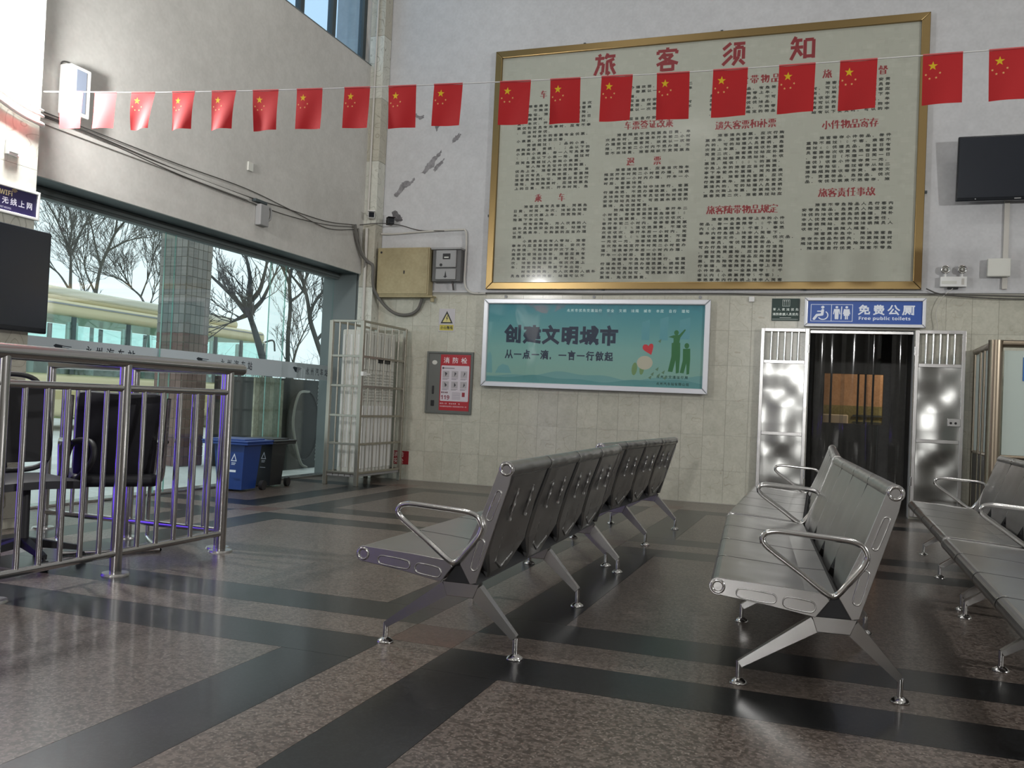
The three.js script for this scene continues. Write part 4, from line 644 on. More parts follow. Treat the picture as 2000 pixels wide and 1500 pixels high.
tag(mesh('junction_box', rbox(1.46, 1.67, 2.52, 2.705, backFace + 0.026, backFace + 0.09, 0.01), MAT.offWhite), 'square cream box over the trunking below the television', 'junction box');
{
  const o = thing('emergency_light', 'white twin head emergency light beside the brass frame', 'lamp', [1.155, 2.42, ZB - 0.02]);
  mesh('body', rbox(-0.125, 0.125, 0, 0.105, 0, 0.06, 0.006), MAT.white, o); mesh('label_strip', box(-0.11, 0.03, 0.03, 0.06, 0.06, 0.062), MAT.offWhite, o); mesh('test_panel', box(0.075, 0.1, 0.02, 0.085, 0.06, 0.062), MAT.conduit, o); mesh('foot', rbox(-0.05, 0.05, -0.02, 0, 0, 0.04, 0.004), MAT.black, o);
  for (const x of [-0.078, 0.078]) { const h = mesh('lamp_head', new THREE.LatheGeometry([[0, -0.04], [0.03, -0.036], [0.044, 0], [0.044, 0.012], [0.034, 0.01], [0.014, -0.012], [0, -0.016]].map((p) => new THREE.Vector2(...p)), 24).rotateX(Math.PI / 2).translate(x, 0.18, 0.05), MAT.chrome, o); mesh('neck', rod([x, 0.1, 0.04], [x, 0.15, 0.045], 0.012), MAT.white, h); mesh('bulb', new THREE.SphereGeometry(0.012, 12, 10).translate(x, 0.18, 0.055), MAT.offWhite, h); }
}

// ───────────────────────── fittings on the side wall and the left pillar
const xw = XL + 0.012;
for (const [k, dy] of [[0, 0], [1, -0.035], [2, 0.05]]) {
  const pts = [[-5.0, 3.02 + dy * 0.4], [-5.6, 3.02 + dy * 0.4], [-6.6, 2.99 + dy], [-7.6, 2.99 + dy * 1.4], [-8.4, 3.02 + dy * 1.2 - k * 0.03], [-9.2, 3.05 - k * 0.04], [-9.85, 3.14 - k * 0.03]];
  tag(mesh('draped_wire', wire(pts.map(([z, y]) => [xw + k * 0.006, y, z]), 0.005, 80, 6), MAT.cable), ['lowest dark wire draped along the side wall', 'middle dark wire draped along the side wall', 'uppermost dark wire draped along the side wall'][k === 1 ? 0 : k === 0 ? 1 : 2], 'wire', 'wires along the side wall');
}
tag(mesh('flat_trunking', rbox(XL, XL + 0.018, 2.955, 2.985, -7.7, -4.85, 0.003), MAT.wallLeft), 'painted flat trunking under the draped wires', 'trunking');
tag(mesh('wall_switch', rbox(XL, XL + 0.02, 3.255, 3.345, -7.745, -7.66, 0.005), MAT.offWhite), 'small cream switch alone on the side wall', 'switch');
{
  const o = thing('relay_box', 'grey box hanging below the wires above the glass front', 'box', [XL, 2.735, -7.91]);
  mesh('body', rbox(0, 0.07, 0, 0.22, -0.075, 0.075, 0.01), MAT.grey, o); mesh('bracket', rbox(0, 0.05, 0.23, 0.26, -0.06, 0.14, 0.004), MAT.frameDark, o); mesh('cord', wire([[0.04, 0.22, -0.05], [0.05, 0.2, -0.12], [0.05, 0.1, -0.12], [0.04, 0.06, -0.075]], 0.012, 24), MAT.grey, o);
}
{
  const o = thing('wall_speaker', 'white column loudspeaker on the side wall beside the bright lamp', 'speaker', [XL, 3.07, -5.37]);
  mesh('cabinet', rbox(0.02, 0.14, 0, 0.38, -0.1, 0.1, 0.012), MAT.white, o); mesh('grille', rbox(0.139, 0.145, 0.03, 0.35, -0.05, 0.05, 0.003), std({ color: rgb(0.18, 0.21, 0.27), roughness: 0.6 }), o); mesh('bracket', rbox(0, 0.03, 0.3, 0.36, -0.04, 0.04, 0.004), MAT.white, o);
  mesh('lead', wire([[0.03, 0.3, 0.09], [0.02, 0.4, 0.08], [0.02, 0.42, 0.0], [0.04, 0.38, -0.02]], 0.006, 20), MAT.cable, o);
}
{
  const X = -5.3;
  const t = thing('pillar_television', 'large dark television on the marble pillar at the left edge', 'television', [X, 1.355, -4.27]);
  mesh('casing', rbox(0.05, 0.1, 0, 0.71, -0.615, 0.615, 0.01), MAT.blackGloss, t); mesh('screen', rbox(0.0995, 0.1025, 0.035, 0.695, -0.6, 0.6, 0.002), MAT.screen, t); mesh('bracket', rbox(0, 0.05, 0.2, 0.5, -0.2, 0.2, 0.004), MAT.black, t);
  const s = thing('wifi_sign', 'purple wireless internet sign in a white frame above the pillar television', 'sign', [X, 2.145, -4.54]);
  mesh('frame', slab([[-0.3, 0], [0.3, 0], [0.3, 0.2], [-0.3, 0.2]], 0.025, 0.004, [[[-0.28, 0.02], [0.28, 0.02], [0.28, 0.18], [-0.28, 0.18]]]).rotateY(Math.PI / 2), MAT.white, s);
  mesh('print', new THREE.PlaneGeometry(0.565, 0.165).rotateY(Math.PI / 2).translate(0.012, 0.1, 0), std({ roughness: 0.4, map: canvasTexture(904, 264, (c, W, H) => { c.fillStyle = '#2a2350'; c.fillRect(0, 0, W, H); c.fillStyle = '#e0d3a0'; c.font = 'bold 76px sans-serif'; c.fillText('WIFi', 420, 92); c.lineWidth = 7; c.strokeStyle = '#b9a468'; for (const r of [14, 28, 42]) { c.beginPath(); c.arc(606, 50, r, -2.5, -0.6); c.stroke(); } c.strokeStyle = c.fillStyle = '#dcdbe6'; write(c, '免费无线上网', 250, 112, 76, 74, 104, 10, false); c.font = '26px sans-serif'; c.fillText('FREE INTERNET ACCESS', 300, 236); }) }), s);
  const b = thing('pillar_switch', 'square white switch box on the pillar below the lamp wires', 'switch', [X, 2.545, -4.6]);
  mesh('back_box', rbox(0, 0.025, 0, 0.1, -0.05, 0.05, 0.004), MAT.white, b); mesh('rocker', rbox(0.024, 0.032, 0.015, 0.085, -0.035, 0.035, 0.004), MAT.offWhite, b);
  for (const [i, dy, r] of [[0, 0, 0.018], [1, 0.06, 0.012], [2, 0.1, 0.008]]) tag(mesh('pillar_conduit', wire([[X + 0.03, 2.99 + dy, -4.1], [X + 0.035, 2.9 + dy, -4.4], [X + 0.035, 2.84 + dy, -4.62], [X + 0.03, 2.82 + dy, -4.8], [X - 0.05, 2.84 + dy, -4.86], [X - 0.25, 2.9 + dy * 0.5, -4.87]], r, 50), MAT.white), ['thickest white conduit slung round the pillar below the lamp', 'middle white conduit slung round the pillar below the lamp', 'thinnest white conduit slung round the pillar just under the lamp'][i], 'conduit', 'conduits round the pillar');
}
function floodLamp(label, [x, y, z], turn, cd) {
  const o = thing('flood_lamp', label, 'lamp', [x, y, z], turn);
  mesh('housing', rbox(-0.15, 0.15, -0.11, 0.11, -0.05, 0.012, 0.01), MAT.alu, o); mesh('bracket', merge([rbox(-0.165, -0.153, -0.03, 0.03, -0.12, 0, 0.003), rbox(0.153, 0.165, -0.03, 0.03, -0.12, 0, 0.003), rbox(-0.165, 0.165, -0.03, 0.03, -0.13, -0.118, 0.003)]), MAT.grey, o);
  for (let i = 0; i < 7; i++) mesh('cooling_fin', box(-0.13 + i * 0.04, -0.122 + i * 0.04, -0.1, 0.1, -0.08, -0.05), MAT.grey, o);
  mesh('light_panel', rbox(-0.135, 0.135, -0.095, 0.095, 0.012, 0.02, 0.003), std({ color: rgb(0.9, 0.9, 0.9), emissive: rgb(1, 1, 1), emissiveIntensity: 14 }), o);
  const l = new THREE.RectAreaLight(rgb(1, 1, 0.985), cd / (0.27 * 0.19), 0.27, 0.19); l.position.set(0, 0, 0.024); l.rotation.y = Math.PI; o.add(l);
  return o;
}
{
  const o = thing('globe_lamp', 'blinding white globe lamp on the marble pillar', 'lamp', [-5.3, 3.17, -4.56]);
  mesh('wall_plate', new THREE.CylinderGeometry(0.06, 0.06, 0.02, 24).rotateZ(Math.PI / 2).translate(0.01, 0, 0), MAT.white, o); mesh('holder', rod([0.02, 0, 0], [0.07, 0, 0], 0.03), MAT.white, o);
  mesh('globe', new THREE.SphereGeometry(0.095, 32, 20).scale(1, 1.15, 1).translate(0.13, 0, 0), std({ color: rgb(0.9, 0.9, 0.9), emissive: rgb(1, 1, 0.985), emissiveIntensity: 30 }), o);
  const l = new THREE.PointLight(rgb(1, 1, 0.985), 22, 0, 2); l.position.set(0.13, 0, 0); l.castShadow = true; l.shadow.radius = 4; l.shadow.mapSize.set(2048, 2048); o.add(l);
}
floodLamp('white flood lamp on the right side wall', [6.87, 3.3, -3.0], -Math.PI / 2 - 0.15, LAMP_CD * 3);
floodLamp('white flood lamp on the wall behind the viewer', [-0.4, 2.9, 7.87], Math.PI + 0.05, LAMP_CD * 2.4);
for (const [i, x, z] of [[0, -3.2, -7.0], [1, 2.6, -6.2], [2, -3.4, 1.5], [3, 2.6, 1.5]]) {
  const o = thing('ceiling_light', ['long panel light on the ceiling ahead on the left', 'long panel light on the ceiling ahead on the right', 'long panel light on the ceiling behind on the left', 'long panel light on the ceiling behind on the right'][i], 'lamp', [x, TOP, z], 0, 'ceiling panel lights');
  mesh('housing', rbox(-0.62, 0.62, -0.09, 0, -0.32, 0.32, 0.01), MAT.white, o); mesh('diffuser', box(-0.6, 0.6, -0.1, -0.09, -0.3, 0.3), std({ color: rgb(0.9, 0.9, 0.9), emissive: rgb(1, 0.98, 0.94), emissiveIntensity: 2.2 }), o);
  const l = new THREE.RectAreaLight(rgb(1, 0.98, 0.94), CEILING_NITS, 1.2, 0.6); l.position.set(0, -0.11, 0); l.rotation.x = -Math.PI / 2; o.add(l);
}

// ───────────────────────── string of flags
{
  const zs = -4.84, cord = [[-5.3, 3.06], [-4.4, 2.99], [-3.5, 2.937], [-2.6, 2.895], [-1.7, 2.861], [-0.8, 2.838], [0, 2.83], [0.8, 2.828], [1.7, 2.84], [3, 2.88]];
  tag(mesh('flag_cord', wire(cord.map(([x, y]) => [x, y + 0.004, zs]), 0.0032, 160, 6), MAT.white), 'white cord with a row of small flags across the hall', 'cord');
  const flagMap = canvasTexture(256, 336, (c, W, H) => {
    c.fillStyle = '#c4161c'; c.fillRect(0, 0, W, H);
    const star = (x, y, r, t, col) => { c.fillStyle = col; c.beginPath(); for (let i = 0; i < 10; i++) { const q = i % 2 ? r * 0.4 : r, a = t + i * Math.PI / 5 - Math.PI / 2; c.lineTo(x + q * Math.cos(a), y + q * Math.sin(a)); } c.closePath(); c.fill(); };
    star(66, 72, 33, 0.05, '#e9c514'); star(22, 128, 10, 0.4, '#f0c47a'); star(46, 156, 10, 0.1, '#f0c47a'); star(88, 154, 10, -0.2, '#f0c47a'); star(112, 124, 10, 0.3, '#f0c47a');
  });
  const m = phys({ map: flagMap, roughness: 0.85, transmission: 0.32, thickness: 0, sheen: 0.2 });
  const hem = std({ color: rgb(0.6, 0.12, 0.12), roughness: 0.9 });
  const spots = [[-5.149, -4.947], [-4.843, -4.652], [-4.526, -4.329], [-4.186, -4.004], [-3.87, -3.682], [-3.553, -3.361], [-3.226, -3.041], [-2.885, -2.708], [-2.582, -2.397], [-2.28, -2.096], [-1.862, -1.674], [-1.558, -1.381], [-1.26, -1.084], [-0.951, -0.774], [-0.649, -0.469], [-0.311, -0.131], [-0.012, 0.165], [0.374, 0.553], [0.667, 0.849], [1.05, 1.235]];
  const ord = ['first', 'second', 'third', 'fourth', 'fifth', 'sixth', 'seventh', 'eighth', 'ninth', 'tenth', 'eleventh', 'twelfth', 'thirteenth', 'fourteenth', 'fifteenth', 'sixteenth', 'seventeenth', 'eighteenth', 'nineteenth', 'twentieth'];
  const yAt = (x) => { for (let i = 0; i + 1 < cord.length; i++) if (x <= cord[i + 1][0]) { const t = (x - cord[i][0]) / (cord[i + 1][0] - cord[i][0]); return cord[i][1] + t * (cord[i + 1][1] - cord[i][1]); } return 2.85; };
  seed(21);
  spots.forEach(([a, b], i) => {
    const w = b - a, h = 0.25, g = new THREE.PlaneGeometry(w, h, 14, 16), p = g.attributes.position, k = [0.5, 0.6, 1.8, 1.6, 1.6, 1, 0.7][i] ?? 0.5, ph = rr(0, 6), tw = rr(-0.02, 0.02);
    const s0 = (yAt(b) - yAt(a)) / w;
    for (let j = 0; j < p.count; j++) { const x = p.getX(j), y = p.getY(j), d = (h / 2 - y) / h; p.setZ(j, d * (k * 0.012 * Math.sin(ph + x * 26 + d * 2) + tw) + 0.02 * d * (x / w) * k); p.setX(j, x + d * 0.004 * Math.sin(ph)); p.setY(j, y - h / 2 + x * s0 + 0.002 * Math.sin(ph + x * 20)); }
    g.computeVertexNormals();
    const o = thing('red_flag', `small red flag with yellow stars, ${ord[i]} along the cord from the marble pillar`, 'flag', [(a + b) / 2, yAt((a + b) / 2), zs], 0, 'small red flags on the cord');
    mesh('cloth', g, m, o); mesh('hem', rod([-w / 2, 0.004 - s0 * w / 2, 0], [w / 2, 0.004 + s0 * w / 2, 0], 0.0048, 0.0048, 6), hem, o);
  });
}

// ───────────────────────── waiting benches: built along z, sitters face −x, origin under the middle of the beam
function makeBench(label, pos, turn) {
  const o = thing('waiting_bench', label, 'bench', pos, turn, 'steel waiting benches');
  const HALF = 1.11, pitch = 2 * HALF / 4, w = pitch - 0.012, z0 = -HALF;
  mesh('beam', slab([[-0.062, 0.285], [0.078, 0.285], [0.02, 0.362], [-0.012, 0.362]], 2 * HALF - 0.05, 0.003).translate(0, 0, z0 + 0.025), MAT.black, o);
  const circ = (cx, cy, r, a0, a1, n) => Array.from({ length: n + 1 }, (_, i) => [cx + r * Math.cos(a0 + (a1 - a0) * i / n), cy + r * Math.sin(a0 + (a1 - a0) * i / n)]);
  // seat pan: side outline carried across the width
  const seatLine = [...circ(-0.415, 0.369, 0.031, 1.55, 4.9, 10), [-0.36, 0.334], [-0.07, 0.292], [-0.02, 0.352], [0.004, 0.374], [-0.1, 0.374], [-0.25, 0.388]];
  const seatGeo = slab(seatLine, w, 0.002);
  const seatFull = merge([seatGeo]);
  // back plate: full width above, tapering to a narrow foot, as seen from behind
  const backGeo = (() => {
    const T = V(0.192, 0.757, 0), B = V(0.04, 0.298, 0), d = T.clone().sub(B), L = d.length(); d.normalize(); const n = V(-d.y, d.x, 0);
    const rows = [[0, 0.22, 0.016, 0.03], [0.03, 0.25, 0.024, 0.034], [0.13, 0.5, 0.036, 0.034], [0.16, 0.5, 0.037, 0.03], [0.3, 0.5, 0.033, 0.02], [L - 0.02, 0.5, 0.026, 0.022]], pos = [], idx = [];
    for (const [s, hw, f, r] of rows) for (const [zs, off] of [[-1, f], [1, f], [1, -r], [0.86, -r - 0.006], [-0.86, -r - 0.006], [-1, -r]]) { const c = B.clone().addScaledVector(d, s).addScaledVector(n, off); pos.push(c.x, c.y, w / 2 + zs * hw * w); }
    const K = 6; for (let i = 0; i + 1 < rows.length; i++) for (let k = 0; k < K; k++) { const m = (k + 1) % K; idx.push(i * K + k, i * K + m, (i + 1) * K + m, i * K + k, (i + 1) * K + m, (i + 1) * K + k); }
    for (let k = 1; k + 1 < K; k++) idx.push(0, k + 1, k, (rows.length - 1) * K, (rows.length - 1) * K + k, (rows.length - 1) * K + k + 1);
    const g = new THREE.BufferGeometry(); g.setAttribute('position', new THREE.Float32BufferAttribute(pos, 3)); g.setIndex(idx); const h = g.toNonIndexed(); h.computeVertexNormals(); metreUV(h);
    const roll = rod([T.x, T.y, 0], [T.x, T.y, w], 0.031, 0.031, 20), on = (s, zz, off) => { const c = B.clone().addScaledVector(d, s).addScaledVector(n, off); return [c.x, c.y, zz]; };
    const rib = [];
    for (const [a, b, zz] of [[0.08, 0.2, 0.3], [0.08, 0.2, 0.7], [0.26, 0.4, 0.3], [0.26, 0.4, 0.7]]) rib.push(rod(on(a, zz * w, -0.038), on(b, zz * w, -0.028), 0.008, 0.006, 8));
    rib.push(rod(on(0.08, 0.3 * w, -0.038), on(0.035, 0.5 * w, -0.04), 0.006, 0.006, 8), rod(on(0.08, 0.7 * w, -0.038), on(0.035, 0.5 * w, -0.04), 0.006, 0.006, 8));
    return merge([h, roll, ...rib]);
  })();
  const gasket = merge([slab(seatLine, 0.0125), slab([[0.032, 0.388], [0.07, 0.37], [0.09, 0.4], [0.15, 0.55], [0.213, 0.735], [0.213, 0.775], [0.178, 0.783], [0.1605, 0.748], [0.1, 0.57]], 0.0125), rod([0.192, 0.757, 0], [0.192, 0.757, 0.0125], 0.0305, 0.0305, 20)]);
  const ring = new THREE.CylinderGeometry(0.0345, 0.0345, 0.007, 20, 1, true).rotateX(Math.PI / 2);
  for (let i = 0; i < 4; i++) {
    mesh('seat', seatFull, MAT.steelSeat, o).position.z = z0 + i * pitch + 0.006;
    mesh('backrest', backGeo, MAT.steelSeat, o).position.z = z0 + i * pitch + 0.006;
    if (i) { mesh('joint_strip', gasket, MAT.black, o).position.z = z0 + i * pitch - 0.00625; mesh('seam_ring', ring, MAT.chrome, o).position.set(0.192, 0.757, z0 + i * pitch); mesh('seam_ring', ring, MAT.chrome, o).position.set(-0.415, 0.369, z0 + i * pitch); }
  }
  // end plates with pressed slots and rolled ends
  const seatEnd = [...circ(-0.415, 0.369, 0.033, 1.3, 4.9, 12), [-0.25, 0.318], [-0.065, 0.288], [-0.018, 0.352], [-0.03, 0.376], [-0.2, 0.39]];
  const backEnd = [...circ(0.192, 0.757, 0.033, 3.3, -0.9, 12).reverse().reverse(), [0.205, 0.69], [0.135, 0.46], [0.085, 0.296], [0.06, 0.29], [0.014, 0.366], [0.03, 0.42], [0.1, 0.58]];
  const slot = (a, b, r) => { const A = V(a[0], a[1], 0), B = V(b[0], b[1], 0), d = B.clone().sub(A).normalize(), n = V(-d.y, d.x, 0), pts = []; for (let i = 0; i <= 6; i++) { const t = Math.PI * i / 6; pts.push(B.clone().addScaledVector(n, r * Math.cos(t)).addScaledVector(d, r * Math.sin(t))); } for (let i = 0; i <= 6; i++) { const t = Math.PI * i / 6; pts.push(A.clone().addScaledVector(n, -r * Math.cos(t)).addScaledVector(d, -r * Math.sin(t))); } return new THREE.TubeGeometry(new THREE.CatmullRomCurve3(pts, true), 44, 0.0034, 6, true); };
  for (const s of [-1, 1]) {
    const z = s * (HALF + 0.003), f = (g) => g.translate(0, 0, z - 0.004);
    const a = mesh('seat_end_plate', f(slab(seatEnd, 0.008, 0.002)), MAT.steel, o), b = mesh('back_end_plate', f(slab(backEnd, 0.008, 0.002)), MAT.steel, o);
    mesh('pressed_slot', merge([slot([-0.33, 0.352], [-0.22, 0.342], 0.017), slot([-0.16, 0.334], [-0.085, 0.325], 0.02)]).translate(0, 0, z + s * 0.005), MAT.steel, a);
    mesh('pressed_slot', merge([slot([0.13, 0.56], [0.165, 0.66], 0.011), slot([0.075, 0.36], [0.1, 0.46], 0.014)]).translate(0, 0, z + s * 0.005), MAT.steel, b);
    mesh('rolled_end', new THREE.TorusGeometry(0.022, 0.006, 10, 24).translate(-0.415, 0.369, z + s * 0.005), MAT.chrome, a); mesh('rolled_end', new THREE.TorusGeometry(0.022, 0.006, 10, 24).translate(0.192, 0.757, z + s * 0.005), MAT.chrome, b);
    const y = s * (HALF - 0.0) + s * 0.018;
    mesh('armrest', wire([[-0.012, 0.372, y], [-0.13, 0.452, y], [-0.235, 0.525, y], [-0.262, 0.555, y], [-0.25, 0.582, y], [-0.205, 0.592, y], [-0.08, 0.585, y], [0.04, 0.577, y], [0.085, 0.562, y], [0.104, 0.525, y], [0.09, 0.485, y], [0.04, 0.42, y]], 0.0115, 90, 10, true, 0.35), MAT.chrome, o);
  }
  for (const z of [-1.05, 0, 1.05]) {
    const c = mesh('leg_bridge', slab([[-0.075, 0.285], [-0.055, 0.226], [0.062, 0.226], [0.085, 0.285]], 0.05, 0.003).translate(0, 0, z - 0.025), MAT.steel, o);
    for (const [a, b, fx] of [[[-0.06, 0.255], [-0.325, 0.075], -0.328], [[0.066, 0.255], [0.238, 0.085], 0.24]]) {
      const l = mesh('leg', taper([a[0], a[1], z], [b[0], b[1], z], 0.046, 0.058, 0.03, 0.026), MAT.steel, o);
      mesh('foot', merge([rod([fx, 0.012, z], [fx, 0.085, z], 0.011), new THREE.LatheGeometry([[0, 0.022], [0.014, 0.02], [0.03, 0.01], [0.034, 0.003], [0.034, 0], [0, 0]].map((p) => new THREE.Vector2(...p)).reverse(), 20).translate(fx, 0.0, z)]), MAT.chrome, l);
    }
  }
  return o;
}
const benchA = makeBench('near steel bench seen from behind, left row', [-1.417, 0, -4.48], 0.027);
copy(benchA, 'far steel bench of the left row, before the tiled wall', [-1.51, 0, -6.78], -0.05);
copy(benchA, 'near steel bench of the middle row, its end towards the viewer', [-0.045, 0, -4.62], 0.078);
copy(benchA, 'far steel bench of the middle row, before the toilet doorway', [-0.15, 0, -6.94], 0.01);
copy(benchA, 'far steel bench of the right row, beside the frosted partition', [1.045, 0, -6.56], 0);
copy(benchA, 'near steel bench of the right row, cut by the right edge', [1.035, 0, -4.25], 0);

// ───────────────────────── toilet doors folded back against the wall
function doorLeaf(label, x0, x1, lockSide) {
  const o = thing('steel_door', label, 'door', [(x0 + x1) / 2, 0, ZB + 0.06]);
  const h = (x1 - x0) / 2, y0 = 0.03, y1 = 1.965, t = 0.038;
  for (const s of [-1, 1]) mesh('stile', rbox(s * h - (s > 0 ? t : 0), s * h + (s > 0 ? 0 : t), y0, y1, -0.018, 0.018, 0.004), MAT.steel, o);
  for (const y of [y0, 0.8, 1.58, y1 - t]) mesh('cross_rail', rbox(-h + t, h - t, y, y + t, -0.016, 0.016, 0.004), MAT.steel, o);
  const n = 5; for (let i = 1; i <= n; i++) mesh('bar', rod([-h + t + (2 * h - 2 * t) * i / (n + 1), 1.6, 0], [-h + t + (2 * h - 2 * t) * i / (n + 1), y1 - t, 0], 0.0125), MAT.chrome, o);
  mesh('upper_panel', box(-h + t, h - t, 0.8 + t, 1.58, -0.008, 0.01), MAT.sheet, o); mesh('lower_panel', box(-h + t, h - t, y0 + t, 0.8, -0.008, 0.01), MAT.sheet, o);
  if (lockSide) { const l = mesh('lock', rbox(h - 0.15, h - 0.03, 0.98, 1.06, 0.01, 0.026, 0.004), MAT.steel, o); for (const x of [h - 0.12, h - 0.075]) mesh('keyhole', new THREE.CylinderGeometry(0.012, 0.012, 0.004, 14).rotateX(Math.PI / 2).translate(x, 1.015, 0.027), MAT.black, l); }
  for (const y of [0.35, 1.7]) mesh('hinge', rod([lockSide ? -h : h, y, 0.012], [lockSide ? -h : h, y + 0.09, 0.012], 0.012), MAT.steel, o);
  return o;
}
doorLeaf('dented stainless steel door leaf left of the doorway', -0.736, -0.236, false);
doorLeaf('stainless steel door leaf with lock right of the doorway', 0.812, 1.29, true);

// ───────────────────────── frosted partition at the right
{
  const o = thing('glass_partition', 'bronze framed frosted glass partition by the right edge', 'partition', [1.39, 0, 0]);
  const H = 1.75, zn = -9.1, zf = ZB + 0.03, wood = std({ color: rgb(0.05, 0.045, 0.04), roughness: 0.4 });
  mesh('corner_post', rod([0, 0, zn], [0, H + 0.03, zn], 0.062, 0.062, 24), MAT.bronze, o);
  for (const z of [zf + 0.03, -9.85, -9.62]) mesh('post', rod([0, 0, z], [0, H, z], 0.026, 0.026, 16), MAT.bronze, o);
  mesh('top_rail', rod([0, H, zf], [0, H, zn], 0.034), MAT.bronze, o); mesh('top_rail', rod([0, H, zn], [1.7, H, zn], 0.034), MAT.bronze, o);
  mesh('pane', box(-0.005, 0.005, 0.75, H - 0.03, zf + 0.05, -9.87), MAT.frosted, o); mesh('pane', box(-0.005, 0.005, 0.75, H - 0.03, -9.6, zn - 0.06), MAT.frosted, o); mesh('pane', box(-0.005, 0.005, 0.75, H - 0.03, -9.83, -9.65), MAT.frosted, o);
  mesh('lower_panel', box(-0.015, 0.015, 0.02, 0.72, zf, zn), wood, o); mesh('middle_rail', rod([0, 0.735, zf], [0, 0.735, zn], 0.02), MAT.bronze, o);
  mesh('pane', box(0.07, 1.66, 0.75, H - 0.06, zn - 0.005, zn + 0.005), MAT.frosted, o); mesh('lower_panel', box(0.06, 1.66, 0.02, 0.72, zn - 0.015, zn + 0.015), wood, o); mesh('middle_rail', rod([0, 0.735, zn], [1.7, 0.735, zn], 0.02), MAT.bronze, o);
  mesh('corner_post', rod([1.7, 0, zn], [1.7, H + 0.03, zn], 0.05, 0.05, 20), MAT.bronze, o);
  tag(mesh('window_sticker', box(1.61, 1.86, 1.42, 1.63, zn + 0.008, zn + 0.01), std({ color: rgb(0.02, 0.13, 0.42), roughness: 0.4 })), 'blue sticker on the frosted glass at the right edge', 'sticker');
}

// ───────────────────────── cage with the cabinet air conditioner
{
  const x0 = -5.42, x1 = -5.02, z0 = -10.16, z1 = -9.08, y0 = 0.13, y1 = 1.88, m = std({ color: rgb(0.4, 0.38, 0.33), metalness: 0.9, roughness: 0.36 });
  const o = thing('steel_cage', 'tall steel bar cage on legs standing in the corner', 'cage', [0, 0, 0]);
  for (const [x, z] of [[x0, z0], [x0, z1], [x1, z0], [x1, z1]]) mesh('corner_post', rbox(x - 0.022, x + 0.022, 0, y1, z - 0.022, z + 0.022, 0.004), m, o);
  for (const y of [y0, 0.46, 0.78, 1.12, 1.46, y1 - 0.02]) {
    for (const x of [x0, x1]) mesh('rail', rbox(x - 0.012, x + 0.012, y, y + 0.026, z0, z1, 0.003), m, o);
    for (const z of [z0, z1]) mesh('rail', rbox(x0, x1, y, y + 0.026, z - 0.012, z + 0.012, 0.003), m, o);
  }
  for (let i = 1; i < 6; i++) { const z = z1 + (z0 - z1) * i / 6; mesh('bar', rod([x1, y0, z], [x1, y1, z], 0.009, 0.009, 10), m, o); mesh('bar', rod([x0, y0, z], [x0, y1, z], 0.009, 0.009, 10), m, o); }
  for (let i = 1; i < 4; i++) { const x = x0 + (x1 - x0) * i / 4; mesh('bar', rod([x, y0, z1], [x, y1, z1], 0.009, 0.009, 10), m, o); }
  for (let i = 0; i < 5; i++) { const x = x0 + 0.02 + i * 0.077; mesh('base_board', rbox(x, x + 0.07, y0 - 0.03, y0, z0, z1, 0.004), MAT.grey, o); }
  mesh('latch', merge([rbox(x1 + 0.01, x1 + 0.045, 1.25, 1.3, z1 - 0.05, z1 + 0.03, 0.006), rod([x1 + 0.03, 1.27, z1 - 0.15], [x1 + 0.03, 1.27, z1], 0.012)]), MAT.white, o);
  const a = thing('air_conditioner', 'white cabinet air conditioner inside the steel cage', 'air conditioner', [-5.23, y0 + 0.002, -9.65]);
  mesh('cabinet', rbox(-0.15, 0.14, 0, 1.66, -0.4, 0.4, 0.02), MAT.offWhite, a);
  mesh('lower_panel', rbox(0.138, 0.15, 0.05, 0.78, -0.38, 0.38, 0.006), MAT.white, a); mesh('upper_panel', rbox(0.138, 0.15, 1.2, 1.62, -0.38, 0.38, 0.006), MAT.offWhite, a);
  for (let i = 0; i < 10; i++) mesh('louvre', rbox(0.13, 0.152, 0.84 + i * 0.034, 0.856 + i * 0.034, -0.36, 0.36, 0.004), MAT.offWhite, a);
  mesh('display', rbox(0.149, 0.154, 1.29, 1.36, -0.26, 0.06, 0.004), MAT.blackGloss, a);
  for (let i = 0; i < 6; i++) mesh('side_rib', rbox(-0.13 + i * 0.046, -0.11 + i * 0.046, 0.06, 1.6, 0.398, 0.406, 0.003), MAT.white, a);
}

